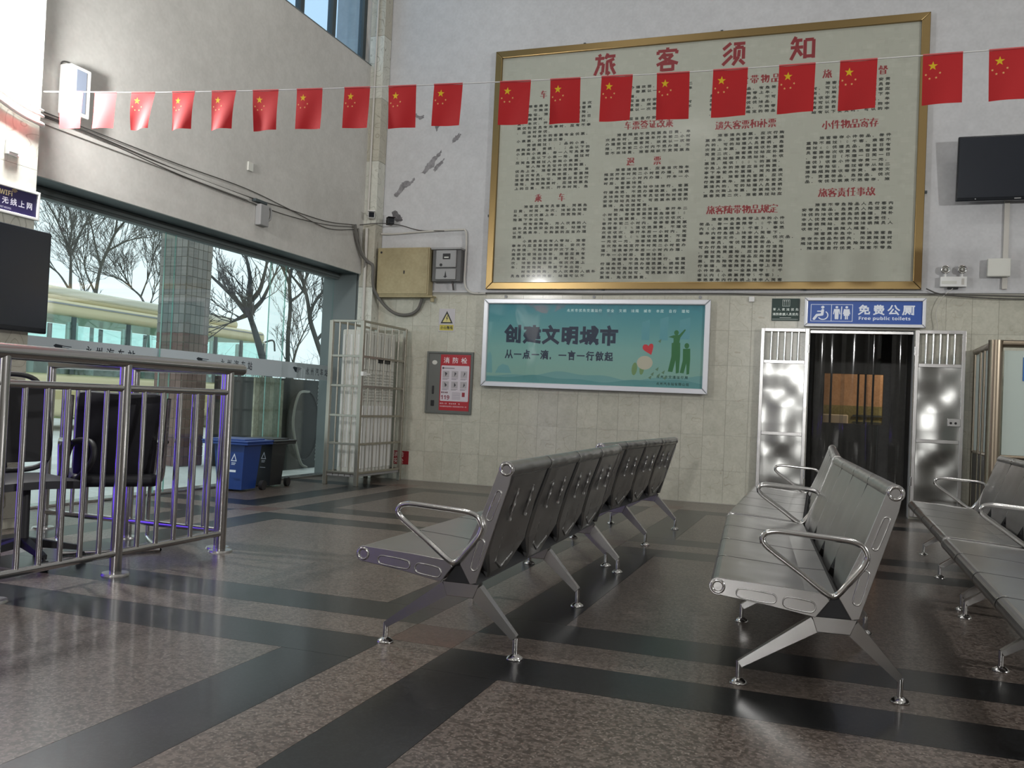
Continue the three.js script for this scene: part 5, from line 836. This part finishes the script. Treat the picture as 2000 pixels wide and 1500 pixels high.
// ───────────────────────── wheeled bins
function bin(label, x, z, colour, print) {
  const o = thing('wheeled_bin', label, 'bin', [x, 0, z], 0.06), m = std({ color: colour, roughness: 0.42 });
  const g = new THREE.CylinderGeometry(0.5, 0.4, 0.47, 4, 1).rotateY(Math.PI / 4).scale(0.36 * 1.38, 1, 0.33 * 1.38).translate(0, 0.255, 0);
  mesh('tub', g.toNonIndexed(), m, o).geometry.computeVertexNormals();
  mesh('rim', rbox(-0.262, 0.262, 0.475, 0.5, -0.245, 0.245, 0.01), m, o); mesh('lid', merge([rbox(-0.268, 0.268, 0.5, 0.52, -0.25, 0.25, 0.01), rbox(-0.2, 0.2, 0.515, 0.535, -0.18, 0.2, 0.012)]), m, o); mesh('handle', rod([-0.16, 0.51, -0.275], [0.16, 0.51, -0.275], 0.013), m, o);
  if (print < 10) o.scale.set(0.9, 0.98, 0.9);
  for (const s of [-1, 1]) mesh('wheel', rod([s * 0.2 - 0.02, 0.05, -0.17], [s * 0.2 + 0.02, 0.05, -0.17], 0.05, 0.05, 18), MAT.black, o);
  mesh('print', new THREE.PlaneGeometry(0.11, 0.22).rotateX(-0.1).translate(0.1, 0.28, 0.2265), std({ transparent: true, alphaTest: 0.5, roughness: 0.5, map: canvasTexture(128, 256, (c, W, H) => { c.clearRect(0, 0, W, H); c.strokeStyle = c.fillStyle = '#cfd8e2'; c.lineWidth = 9; c.beginPath(); c.moveTo(64, 8); c.lineTo(96, 84); c.lineTo(32, 84); c.closePath(); c.stroke(); c.fillRect(36, 106, 56, 8); c.fillRect(36, 124, 48, 6); c.fillRect(20, 190, 84, print); }) }), o);
}
bin('blue wheeled bin by the glass front', -5.72, -7.85, rgb(0.012, 0.045, 0.21), 26);
bin('black wheeled bin behind the blue one', -5.755, -8.4, rgb(0.014, 0.015, 0.017), 6);

// ───────────────────────── steel barriers
{
  const H = 1.155;
  const a = thing('steel_barrier', 'polished steel tube barrier in the left foreground', 'barrier', [-3.6, 0, 0]);
  mesh('top_rail', merge([rod([0, H, -4.93], [0, H, -1.9], 0.037, 0.037, 24), new THREE.SphereGeometry(0.037, 20, 12).translate(0, H, -4.93)]), MAT.rail, a);
  const posts = [-4.81, -3.92, -3.15, -2.3];
  for (const z of posts) { const p = mesh('post', rod([0, 0, z], [0, H - 0.02, z], 0.031, 0.031, 24), MAT.rail, a); mesh('base_flange', rod([0, 0, z], [0, 0.012, z], 0.075, 0.07, 24), MAT.steel, p); }
  mesh('upper_rail', rod([0, 1.005, -4.81], [0, 1.005, -2.3], 0.019, 0.019, 18), MAT.rail, a); mesh('lower_rail', rod([0, 0.115, -4.81], [0, 0.115, -2.3], 0.019, 0.019, 18), MAT.rail, a);
  for (let i = 0; i + 1 < posts.length; i++) { const n = Math.round((posts[i + 1] - posts[i]) / 0.137); for (let k = 1; k < n; k++) { const z = posts[i] + (posts[i + 1] - posts[i]) * k / n; mesh('baluster', rod([0, 0.115, z], [0, 1.005, z], 0.0135, 0.0135, 14), MAT.rail, a); } }
  const b = thing('steel_barrier', 'second steel barrier turning off behind the first towards the pillar', 'barrier', [0, 0, -4.9]);
  mesh('top_rail', rod([-5.15, H, 0], [-3.69, H, 0], 0.037, 0.037, 24), MAT.rail, b);
  const px = [-5.15, -4.42, -3.69];
  for (const x of px) { const p = mesh('post', rod([x, 0, 0], [x, H - 0.02, 0], 0.029, 0.029, 24), MAT.rail, b); mesh('base_flange', rod([x, 0, 0], [x, 0.012, 0], 0.075, 0.07, 24), MAT.steel, p); }
  mesh('upper_rail', rod([-5.15, 1.005, 0], [-3.69, 1.005, 0], 0.019, 0.019, 18), MAT.rail, b); mesh('lower_rail', rod([-5.15, 0.115, 0], [-3.69, 0.115, 0], 0.019, 0.019, 18), MAT.rail, b);
  for (let i = 0; i + 1 < px.length; i++) for (let k = 1; k < 6; k++) { const x = px[i] + (px[i + 1] - px[i]) * k / 6; mesh('baluster', rod([x, 0.115, 0], [x, 1.005, 0], 0.0135, 0.0135, 14), MAT.rail, b); }
}

// ───────────────────────── office chairs behind the barrier
{
  const leather = std({ color: rgb(0.008, 0.008, 0.012), roughness: 0.5 }), meshCloth = std({ color: rgb(0.012, 0.012, 0.014), roughness: 0.8 });
  const bent = (w, h, t, r, bow) => { const g = new RoundedBoxGeometry(w, h, t, 5, r), q = new THREE.BoxGeometry(w, h, t, 12, 12, 1); const p = q.attributes.position; for (let i = 0; i < p.count; i++) { const x = p.getX(i) / (w / 2), y = p.getY(i) / (h / 2); const k = Math.max(0, Math.hypot(Math.max(0, Math.abs(x) - 0.7), Math.max(0, Math.abs(y) - 0.75)) - 0.05); p.setZ(i, p.getZ(i) * (1 - 0.5 * Math.max(x * x, y * y)) - bow * x * x + bow * 0.4 * y); p.setX(i, p.getX(i) * (1 - k * 0.3)); p.setY(i, p.getY(i) * (1 - k * 0.3)); } q.computeVertexNormals(); return q; };
  const a = thing('visitor_chair', 'black leather visitor chair with chrome frame, its back to the viewer', 'chair', [-4.25, 0, -4.55], 4.0);
  mesh('backrest', bent(0.5, 0.6, 0.09, 0.03, -0.06).rotateX(-0.2).translate(0, 0.7, -0.24), leather, a); mesh('seat', rbox(-0.25, 0.25, 0.4, 0.48, -0.24, 0.26, 0.035, 4), leather, a);
  for (const s of [-1, 1]) { mesh('side_frame', wire([[s * 0.27, 0.95, -0.32], [s * 0.27, 0.66, -0.26], [s * 0.27, 0.46, -0.2], [s * 0.27, 0.42, 0.0], [s * 0.27, 0.4, 0.22], [s * 0.27, 0.3, 0.28], [s * 0.27, 0.06, 0.28], [s * 0.27, 0.014, 0.22], [s * 0.27, 0.014, -0.25]], 0.013, 70), MAT.chrome, a); mesh('armrest', wire([[s * 0.28, 0.68, -0.24], [s * 0.29, 0.67, 0.0], [s * 0.29, 0.64, 0.16], [s * 0.28, 0.42, 0.22]], 0.014, 30), MAT.chrome, a); }
  mesh('base_bar', rod([-0.27, 0.014, -0.25], [0.27, 0.014, -0.25], 0.013), MAT.chrome, a);
  const b = thing('swivel_chair', 'black swivel chair with mesh back and looped arms behind the barrier', 'chair', [-4.24, 0, -3.9], Math.PI / 2 - 0.3);
  mesh('seat', bent(0.48, 0.46, 0.08, 0.03, 0.01).rotateX(-Math.PI / 2).translate(0, 0.46, 0), leather, b); mesh('backrest', bent(0.44, 0.5, 0.03, 0.01, -0.05).rotateX(-0.12).translate(0, 0.78, -0.25), meshCloth, b);
  mesh('back_frame', wire([[-0.21, 0.55, -0.22], [-0.235, 0.8, -0.27], [-0.18, 1.02, -0.31], [0, 1.06, -0.32], [0.18, 1.02, -0.31], [0.235, 0.8, -0.27], [0.21, 0.55, -0.22], [0, 0.5, -0.24]], 0.016, 70, 8, true), MAT.black, b);
  for (const s of [-1, 1]) mesh('armrest', wire([[s * 0.25, 0.45, -0.12], [s * 0.29, 0.56, -0.14], [s * 0.3, 0.67, -0.08], [s * 0.3, 0.68, 0.12], [s * 0.29, 0.58, 0.16], [s * 0.25, 0.45, 0.06]], 0.018, 40), MAT.black, b);
  mesh('gas_column', rod([0, 0.1, 0], [0, 0.43, 0], 0.03, 0.026), MAT.black, b); mesh('back_stem', wire([[0, 0.43, -0.1], [0, 0.42, -0.25], [0, 0.55, -0.29], [0, 0.72, -0.29]], 0.022, 30), MAT.black, b);
  for (let i = 0; i < 5; i++) { const t = i * Math.PI * 2 / 5 + 0.4, c = Math.cos(t), s = Math.sin(t); const l = mesh('star_leg', taper([0.02 * c, 0.12, 0.02 * s], [0.3 * c, 0.075, 0.3 * s], 0.05, 0.05, 0.03, 0.025, V(-s, 0, c)), MAT.black, b); mesh('castor', rod([0.3 * c - 0.02 * s, 0.028, 0.3 * s + 0.02 * c], [0.3 * c + 0.02 * s, 0.028, 0.3 * s - 0.02 * c], 0.028, 0.028, 14), MAT.black, l); mesh('castor_stem', rod([0.3 * c, 0.03, 0.3 * s], [0.3 * c, 0.075, 0.3 * s], 0.008), MAT.black, l); }
}

// ───────────────────────── self-service machines with violet light strips, behind the viewer on the left
for (const [i, x, z] of [[0, -4.05, 1.6], [1, -5.2, 1.6]]) {
  const o = thing('ticket_machine', ['self service machine with violet light panel, standing behind on the left', 'self service machine with violet light panel, nearest the side wall behind'][i], 'machine', [x, 0, z]);
  mesh('cabinet', rbox(-0.32, 0.32, 0, 1.6, 0, 0.6, 0.03), MAT.grey, o); mesh('screen', rbox(-0.24, 0.24, 1.2, 1.5, -0.006, 0.002, 0.003), MAT.screen, o);
  mesh('light_strip', box(-0.15, 0.15, 0.12, 0.6, -0.01, -0.001), std({ color: rgb(0.1, 0.06, 0.3), emissive: rgb(0.22, 0.1, 1), emissiveIntensity: 2 }), o); mesh('light_panel', box(-0.06, 0.06, 0.96, 1.02, -0.012, -0.001), std({ color: rgb(0.2, 0.1, 0.6), emissive: rgb(0.22, 0.1, 1), emissiveIntensity: 9 }), o);
  const l = new THREE.RectAreaLight(rgb(0.22, 0.1, 1), 14, 0.12, 0.06); l.position.set(0, 0.99, -0.02); o.add(l);
}
{
  const o = thing('violet_screen', 'wide violet LED screen on the floor below the pillar television', 'display', [-5.17, 0, -3.7]);
  mesh('cabinet', rbox(-0.12, 0, 0, 1.3, -0.62, 0.62, 0.015), MAT.black, o);
  mesh('light_panel', rbox(-0.001, 0.008, 0.12, 1.24, -0.58, 0.58, 0.003), std({ color: rgb(0.1, 0.06, 0.3), emissive: rgb(0.16, 0.07, 1), emissiveIntensity: 1.6 }), o);
  const l = new THREE.RectAreaLight(rgb(0.16, 0.07, 1), 1.2, 1.16, 1.12); l.position.set(0.014, 0.68, 0); l.rotation.y = -Math.PI / 2; o.add(l);
}

// ───────────────────────── outside
{
  const ground = struct('ground', 'pale concrete yard outside the glass front');
  mesh('concrete_yard', box(-90, XL - 0.55, -0.35, -0.12, -90, 40), std({ map: plaster(101, [212, 214, 211], 10), roughness: 0.9 }), ground);
  mesh('verge', box(-34, -15, -0.12, -0.06, -36, -22.5), std({ map: plaster(102, [128, 136, 96], 30), roughness: 1 }), ground);
  mesh('front_step', box(-9.2, XL - 0.55, -0.12, -0.01, -13, 0), std({ map: plaster(103, [206, 209, 205], 10), roughness: 0.8 }), ground);
}
{
  const o = thing('tiled_column', 'outdoor column clad in small grey tiles over reddish tiles', 'column', [-8.0, 0, -9.7]);
  const W = 0.43, D = 0.48, up = std({ color: rgb(0.2, 0.19, 0.18), roughness: 0.6 }), up2 = std({ color: rgb(0.25, 0.235, 0.22), roughness: 0.6 }), low = std({ color: rgb(0.16, 0.09, 0.075), roughness: 0.6 }), low2 = std({ color: rgb(0.2, 0.12, 0.1), roughness: 0.6 });
  mesh('core', box(-W, 0, -0.01, 5, -D, 0), MAT.grout, o);
  const gx = new THREE.BoxGeometry(0.014, 0.118, 0.088), gz = new THREE.BoxGeometry(0.08, 0.118, 0.014); seed(77);
  for (let r = 0; r < 24; r++) { const y = 0.06 + r * 0.125, red = y < 1.75; for (let k = 0; k < 5; k++) mesh('tile', gx, rnd() < 0.5 ? (red ? low : up) : (red ? low2 : up2), o).position.set(0.006, y, -0.048 - k * 0.096); for (let k = 0; k < 5; k++) mesh('tile', gz, rnd() < 0.5 ? (red ? low : up) : (red ? low2 : up2), o).position.set(-0.043 - k * 0.086, y, 0.006); }
}
{
  const m = std({ color: rgb(0.66, 0.58, 0.36), roughness: 0.3 }), pale = std({ color: rgb(0.7, 0.67, 0.55), roughness: 0.35 }), inside = std({ color: rgb(0.12, 0.14, 0.13), roughness: 0.8 }), dark = std({ color: rgb(0.03, 0.05, 0.05), roughness: 0.4 }), seatM = std({ color: rgb(0.2, 0.22, 0.2), roughness: 0.8 }), drape = std({ color: rgb(0.62, 0.68, 0.64), roughness: 0.9 });
  const o = thing('coach', 'cream coach with greenish windows parked across the yard', 'bus', [-18.45, -0.12, -19.2], 0.055);   // front towards −z
  const L = 6, w = 1.25, yb = 1.35, yt = 2.72;
  mesh('lower_body', rbox(-w, w, 0.35, yb, -L, L, 0.12, 3), m, o);
  mesh('roof', merge([rbox(-w, w, yt, 3.1, -L, L, 0.16, 4), rbox(-w + 0.25, w - 0.25, 3.08, 3.35, -L + 1.2, L - 0.6, 0.12, 3)]), m, o);
  mesh('roof_band', merge([rbox(w - 0.02, w + 0.015, 2.98, 3.02, -L + 0.2, L - 0.2, 0.005)]), MAT.grey, o); mesh('roof_pod', rbox(-w + 0.2, w - 0.2, 3.2, 3.42, -L + 1.6, L - 1, 0.08, 3), pale, o);
  const posts = [-5.95, -4.6, -3.25, -1.35, 0.55, 2.45, 4.35, 5.9];
  for (const z of posts) for (const s of [-1, 1]) mesh('window_post', rbox(s * w - 0.04, s * w + 0.005, yb, yt, z - 0.07, z + 0.07, 0.01), dark, o);
  for (let i = 0; i + 1 < posts.length; i++) for (const s of [-1, 1]) mesh('window_pane', box(s * w - 0.015, s * w - 0.005, yb, yt, posts[i] + 0.07, posts[i + 1] - 0.07), MAT.busGlass, o);
  mesh('windscreen', box(-w + 0.1, w - 0.1, yb - 0.2, yt, -L + 0.0, -L + 0.02), MAT.busGlass, o); mesh('rear_wall', box(-w + 0.1, w - 0.1, yb, yt, L - 0.1, L - 0.02), m, o);
  mesh('front_corner', merge([rbox(w - 0.12, w + 0.01, yb - 0.1, yt + 0.05, -L, -L + 0.12, 0.05, 3), rbox(-w - 0.01, -w + 0.12, yb - 0.1, yt + 0.05, -L, -L + 0.12, 0.05, 3)]), pale, o);
  for (let z = -4.2; z < 5.4; z += 0.95) for (const s of [-0.62, 0.62]) { const b = mesh('passenger_seat', merge([rbox(s - 0.45, s + 0.45, 1.1, 1.85, z, z + 0.16, 0.05, 2), rbox(s - 0.45, s + 0.45, 1.1, 1.22, z - 0.45, z, 0.04, 2)]), seatM, o); mesh('headrest_cover', rbox(s - 0.2, s + 0.2, 1.8, 1.95, z - 0.02, z + 0.18, 0.03, 2), drape, b); }
  for (const z of posts.slice(1, -1)) mesh('curtain', rbox(w - 0.16, w - 0.06, yb + 0.15, yt - 0.12, z - 0.22, z + 0.12, 0.04, 2), drape, o);
  for (const z of [-3.9, 3.6]) for (const s of [-1, 1]) mesh('wheel', rod([s * (w - 0.25), 0.5, z], [s * (w + 0.01), 0.5, z], 0.5, 0.5, 28), MAT.black, o);
  mesh('side_stripe', box(w, w + 0.004, 0.75, 0.95, -L + 0.3, L - 0.3), std({ color: rgb(0.5, 0.42, 0.2), roughness: 0.35 }), o); mesh('cabin_floor', box(-w + 0.05, w - 0.05, 1.05, 1.1, -L + 0.1, L - 0.1), inside, o);
  mesh('mirror_arm', wire([[w - 0.1, 2.75, -L], [w + 0.05, 2.85, -L - 0.35], [w + 0.1, 2.5, -L - 0.4]], 0.03, 20), MAT.black, o);
}
const LIMBS = {
  A: [[[-27.05, 3.11, -26.48], [-27.1, 4.49, -26.43], [-27.13, 5.8, -26.39], [-27.2, 6.18, -26.36]], [[-27.15, 5.8, -26.38], [-27.4, 6.73, -26.15], [-27.79, 7.64, -25.87], [-28.17, 8.17, -25.61]], [[-27.09, 5.9, -26.4], [-26.53, 6.95, -26.37], [-25.96, 7.6, -26.36], [-25.49, 8.43, -26.31]], [[-27, 3.11, -26.49], [-26.49, 4.46, -26.51], [-26.79, 5.68, -26.24]], [[-27.1, 4.49, -26.43], [-27.46, 5.18, -26.08], [-28.21, 5.68, -25.59]], [[-27.2, 6.18, -26.36], [-27.07, 6.94, -26.3], [-27.22, 7.88, -26.14], [-27.37, 8.62, -25.99]]],
  B: [[[-27.82, 3.27, -28.32], [-27.73, 4.6, -28.32], [-27.57, 5.73, -28.35], [-27.35, 6.35, -28.42], [-27.08, 7.08, -28.5], [-26.62, 7.71, -28.64], [-26.17, 8.45, -28.79]], [[-27.57, 5.73, -28.35], [-27.73, 6.61, -28.13], [-27.78, 7.29, -27.95], [-28.05, 8.06, -27.69]], [[-27.35, 6.35, -28.42], [-26.43, 6.76, -28.5], [-25.32, 6.93, -28.65]], [[-27.08, 7.08, -28.5], [-26.99, 7.78, -28.43], [-27.2, 8.56, -28.25]], [[-27.73, 4.6, -28.32], [-28.27, 5.71, -28.22], [-28.29, 6.55, -28.31]]],
  C: [[[-14, 1.1, -20.52], [-14.22, 1.84, -20.42], [-14.43, 2.51, -20.33], [-14.6, 2.98, -20.26], [-14.66, 3.07, -20.24]], [[-14.66, 3.05, -20.23], [-14.99, 3.44, -20.13], [-15.33, 3.76, -20.02], [-15.7, 4.09, -19.89], [-16.48, 4.8, -19.62]], [[-14.64, 3.03, -20.25], [-14.69, 3.53, -20.31], [-14.75, 4.09, -20.37], [-14.92, 4.64, -20.38], [-15.08, 4.93, -20.42], [-15.33, 5.62, -20.4]], [[-14.66, 3.36, -20.25], [-14.44, 3.67, -20.36], [-14.36, 4.1, -20.44], [-14.32, 4.52, -20.5], [-14.25, 5.22, -20.57]], [[-14.66, 3.05, -20.22], [-15, 2.78, -19.91]], [[-14.63, 3.1, -20.26], [-14.23, 3.41, -20.2], [-13.95, 3.78, -20.1], [-13.62, 4.3, -20.02]]],
  D: [[[-16.99, 1.15, -25.83], [-17.02, 2.08, -25.79], [-17.04, 3.02, -25.77], [-17, 3.87, -25.76], [-17.06, 4.72, -25.72], [-17, 5.14, -25.73], [-16.98, 5.57, -25.73], [-16.88, 6.34, -25.75]], [[-17.06, 4.63, -25.72], [-17.23, 5.12, -25.55], [-17.38, 5.43, -25.39], [-17.66, 5.99, -25.17]], [[-17.02, 4.04, -25.75], [-16.5, 4.36, -25.63], [-16.21, 4.84, -25.44]]],
  E: [[[-14.09, 1.19, -23.66], [-14.26, 1.87, -23.59], [-14.53, 2.62, -23.48], [-14.73, 3.23, -23.39], [-14.77, 3.53, -23.37], [-14.87, 3.99, -23.33], [-15, 4.44, -23.27], [-15.11, 4.82, -23.22], [-15.32, 5.42, -23.13]], [[-14.75, 3.45, -23.38], [-14.58, 3.76, -23.37], [-14.28, 4.15, -23.4], [-13.96, 4.38, -23.44], [-13.44, 4.7, -23.55]], [[-15.24, 1.14, -23.36], [-15.24, 1.99, -23.4], [-15.07, 2.54, -23.4], [-14.75, 3.2, -23.4]], [[-14.87, 3.99, -23.33], [-15.17, 4.42, -23.12], [-15.34, 4.62, -22.96]], [[-14.53, 2.62, -23.48], [-14.32, 3.03, -23.73], [-14.12, 3.22, -23.97]]],
  G: [[[-27.1, 2.64, -30.71], [-27.21, 4.14, -30.64], [-27.48, 4.78, -30.53], [-27.9, 5.19, -30.37], [-28.23, 5.82, -30.24]], [[-27.21, 4.14, -30.64], [-26.84, 4.89, -30.55], [-26.53, 5.62, -30.44]], [[-27.48, 4.78, -30.53], [-27.16, 5.64, -30.55], [-26.93, 6.5, -30.54]], [[-27.9, 5.19, -30.37], [-28.46, 5.51, -30.38], [-29.03, 5.63, -30.39]]],
};
function tree(key, label, r0, grow, tone, twigs) {
  const bark = std({ color: tone, roughness: 0.9 }), list = [], fine = []; seed(key.charCodeAt(0) * 3);
  const foot = LIMBS[key][0][0], o = thing('bare_tree', label, 'tree', [foot[0], -0.12, foot[2]], 0, 'bare trees beyond the yard');
  const put = (arr, a, b, ra, rb, n) => arr.push(rod([a.x, a.y, a.z], [b.x, b.y, b.z], ra, rb, n, true));
  const sprout = (p, dir, len, r, depth) => {
    const bend = V(rr(-1, 1), rr(-0.2, 0.7), rr(-1, 1)).multiplyScalar(0.45), mid = p.clone().addScaledVector(dir, len * 0.5), end = mid.clone().addScaledVector(dir.clone().add(bend).normalize(), len * 0.5);
    put(fine, p, mid, r, r * 0.8, 5); put(fine, mid, end, r * 0.8, r * 0.5, 5);
    if (depth > 0) { const n = depth > 1 ? 3 : 3; for (let i = 0; i < n; i++) { const t = rr(0.35, 1), s = p.clone().lerp(end, t), d = dir.clone().add(V(rr(-1, 1), rr(-0.25, 0.8), rr(-1, 1)).multiplyScalar(0.8)).normalize(); sprout(s, d, len * rr(0.5, 0.75), Math.max(0.006, r * 0.62), depth - 1); } }
  };
  const local = LIMBS[key].map((l) => l.map(([x, y, z]) => V(x - foot[0], y + 0.12, z - foot[2])));
  put(list, V(0.03, 0, 0), local[0][0], r0 * 1.25, r0, 9);
  local.forEach((l, i) => {
    const ra = i ? r0 * 0.62 : r0, c = new THREE.CatmullRomCurve3(l), n = l.length * 3;
    for (let k = 0; k < n; k++) { const t0 = k / n, t1 = (k + 1) / n, f = (t) => ra * (1 - t * (i ? 0.78 : 0.6)); put(list, c.getPoint(t0), c.getPoint(t1), f(t0), f(t1), 8); }
    for (let k = 0; k < twigs; k++) { const t = rr(i ? 0.15 : 0.55, 1), p = c.getPoint(t), d = c.getTangent(t).add(V(rr(-1, 1), rr(-0.1, 0.9), rr(-1, 1)).multiplyScalar(0.9)).normalize(); sprout(p, d, grow * rr(0.6, 1.2), Math.max(0.014, ra * 0.2), 3); }
    const tip = c.getPoint(1); for (let k = 0; k < 3; k++) sprout(tip, c.getTangent(1).add(V(rr(-1, 1), rr(0, 0.7), rr(-1, 1)).multiplyScalar(0.5)).normalize(), grow * 1.3, Math.max(0.014, ra * 0.2), 3);
  });
  mesh('trunk_and_limbs', merge(list), bark, o); const t = mesh('twigs', merge(fine), bark, o); t.userData.kind = 'stuff';
}
tree('A', 'tall bare tree with two crossing stems behind the coach at the left', 0.075, 1.5, rgb(0.09, 0.09, 0.085), 9);
tree('B', 'bare tree leaning right above the roof of the coach', 0.075, 1.5, rgb(0.1, 0.1, 0.09), 10);
tree('C', 'nearest bare tree forking into four limbs right of the coach', 0.12, 0.8, rgb(0.055, 0.06, 0.065), 6);
tree('D', 'slender upright bare tree in the middle of the right pane', 0.085, 1.0, rgb(0.06, 0.065, 0.065), 8);
tree('E', 'bare tree with paired stems next to the steel cage', 0.085, 1.0, rgb(0.07, 0.07, 0.065), 9);
tree('G', 'low twiggy bare tree beside the tiled column', 0.06, 1.4, rgb(0.1, 0.1, 0.095), 12);
// leafless brush along the far side
{
  const specs = [[-18.8, -29.8, 2.4], [-15.2, -28.2, 2.0], [-22, -31, 2.6], [-12.6, -27.2, 2.2], [-25, -33.5, 2.5], [-11.4, -24.2, 1.9], [-29, -36, 3], [-33, -38, 3.2]];
  const where = ['behind the slender tree', 'left of the paired stems', 'behind the forking tree', 'behind the paired stems', 'beyond the nose of the coach', 'next to the cage', 'behind the tiled column', 'farthest left behind the coach'];
  specs.forEach(([x, z, h], i) => {
    seed(500 + i); const l = [], o = thing('leafless_shrub', `brown leafless shrub ${where[i]}`, 'shrub', [x, -0.12, z], 0, 'leafless shrubs beyond the yard');
    for (let k = 0; k < 46; k++) { let p = V(rr(-1, 1), 0, rr(-0.6, 0.6)), d = V(rr(-0.5, 0.5), 1, rr(-0.5, 0.5)).normalize(), r = 0.02; for (let s = 0; s < 4; s++) { const q = p.clone().addScaledVector(d, h * rr(0.18, 0.34)); l.push(rod([p.x, p.y, p.z], [q.x, q.y, q.z], r, r * 0.7, 4, true)); for (let u = 0; u < 2; u++) { const e = p.clone().lerp(q, rnd()), v = e.clone().add(V(rr(-0.5, 0.5), rr(0.1, 0.5), rr(-0.5, 0.5))); l.push(rod([e.x, e.y, e.z], [v.x, v.y, v.z], r * 0.5, r * 0.3, 4, true)); } p = q; r *= 0.7; d.add(V(rr(-0.4, 0.4), 0, rr(-0.4, 0.4))).normalize(); } }
    mesh('brush', merge(l), std({ color: rgb(0.15, 0.12, 0.1), roughness: 1 }), o).userData.kind = 'stuff';
  });
}
tag(mesh('boundary_wall', merge([box(-30, -10.5, -0.12, 0.9, -22.8, -22.55), box(-30, -10.5, 0.9, 0.98, -22.9, -22.45)]), std({ map: plaster(111, [186, 182, 172], 12), roughness: 0.9 })), 'low pale boundary wall across the yard', 'wall');
{
  const o = thing('hand_cart', 'dark brown loaded hand cart standing by the boundary wall', 'cart', [-12.6, -0.12, -18.2], 0.3);
  const br = std({ color: rgb(0.06, 0.045, 0.04), roughness: 0.8 });
  mesh('load', rbox(-0.75, 0.75, 0.45, 0.95, -0.6, 0.6, 0.08, 3), br, o); mesh('deck', rbox(-0.85, 0.85, 0.34, 0.42, -0.65, 0.65, 0.02), MAT.frameDark, o);
  for (const [x, z] of [[-0.5, 0.6], [0.5, 0.6], [-0.5, -0.6], [0.5, -0.6]]) mesh('wheel', rod([x, 0.2, z - 0.04], [x, 0.2, z + 0.04], 0.2, 0.2, 20), MAT.black, o);
  mesh('push_handle', wire([[0.8, 0.42, -0.4], [1.0, 0.9, -0.4], [1.02, 1.0, 0], [1.0, 0.9, 0.4], [0.8, 0.42, 0.4]], 0.02, 30), MAT.steel, o);
}
{
  const o = thing('litter_bin', 'grey green litter bin outside in the yard', 'bin', [-9.9, -0.12, -13.6]);
  const m = std({ color: rgb(0.14, 0.18, 0.165), roughness: 0.6 });
  mesh('tub', new THREE.CylinderGeometry(0.24, 0.2, 0.72, 20).translate(0, 0.36, 0), m, o); mesh('rim', new THREE.TorusGeometry(0.24, 0.02, 8, 24).rotateX(Math.PI / 2).translate(0, 0.72, 0), m, o); mesh('hoop', new THREE.TorusGeometry(0.15, 0.012, 8, 24, Math.PI).translate(0, 0.73, 0), m, o);
}
{
  const o = thing('yard_railing', 'pale steel tube railing outside the glass', 'railing', [0, -0.12, 0]);
  const m = std({ color: rgb(0.5, 0.52, 0.5), metalness: 0.5, roughness: 0.4 });
  for (const [x, z] of [[-8.6, -11.6], [-8.35, -12.6], [-8.1, -13.6]]) mesh('post', rod([x, 0, z], [x, 1.3, z], 0.03), m, o); mesh('top_rail', rod([-8.6, 1.28, -11.6], [-8.1, 1.28, -13.6], 0.03), m, o); mesh('middle_rail', rod([-8.6, 0.8, -11.6], [-8.1, 0.8, -13.6], 0.02), m, o);
}
{
  const o = thing('plank_screen', 'weathered upright plank screen outside beside the dark shed', 'screen', [-6.75, -0.01, -10.15]);
  seed(61); const tones = [[152, 152, 132], [136, 138, 120], [164, 162, 142]].map((c, i) => std({ map: plaster(120 + i, c, 26), roughness: 0.85 }));
  for (let i = 0; i < 6; i++) mesh('plank', rbox(-0.012, 0.012, 0, 1.2 + rr(-0.02, 0.02), i * 0.105, i * 0.105 + 0.1, 0.003), tones[i % 3], o);
  mesh('batten', box(-0.03, -0.012, 0.3, 0.36, 0, 0.62), tones[1], o);
  const s = thing('dark_shed', 'dark steel shed front with a big round black drum', 'shed', [-6.75, -0.01, -10.68]);
  mesh('body', box(-1.1, -0.1, 0, 1.22, -0.5, 0.5), std({ color: rgb(0.022, 0.024, 0.024), roughness: 0.6 }), s); mesh('front_plate', rbox(-0.1, -0.06, 0, 1.22, -0.5, 0.5, 0.004), std({ color: rgb(0.02, 0.022, 0.021), roughness: 0.8 }), s);
  const d = mesh('drum', new THREE.CylinderGeometry(0.47, 0.47, 0.1, 40).rotateZ(Math.PI / 2).scale(1, 1, 0.68).translate(-0.02, 0.6, 0), std({ color: rgb(0.004, 0.004, 0.004), roughness: 0.8 }), s); mesh('drum_rim', new THREE.TorusGeometry(0.47, 0.014, 8, 48).rotateY(Math.PI / 2).scale(1, 1, 0.68).translate(0.03, 0.6, 0), std({ color: rgb(0.03, 0.03, 0.03), roughness: 0.8 }), d);
  mesh('hose', wire([[0.03, 1.06, -0.05], [0.05, 1.02, 0.22], [0.05, 0.7, 0.33], [0.05, 0.4, 0.26], [0.05, 0.1, 0.1], [0.05, 0.03, -0.05]], 0.018, 50), std({ color: rgb(0.2, 0.2, 0.17), roughness: 0.7 }), s);
  for (let i = 0; i < 20; i++) if (i !== 8 && i !== 9) mesh('reflector', box(-0.058, -0.05, 0.1 + i * 0.054, 0.13 + i * 0.054, -0.46, -0.42), MAT.white, s);
}
scene.traverse((o) => { if (o.isMesh) { o.castShadow = true; o.receiveShadow = true; } });
renderer.render(scene, camera);
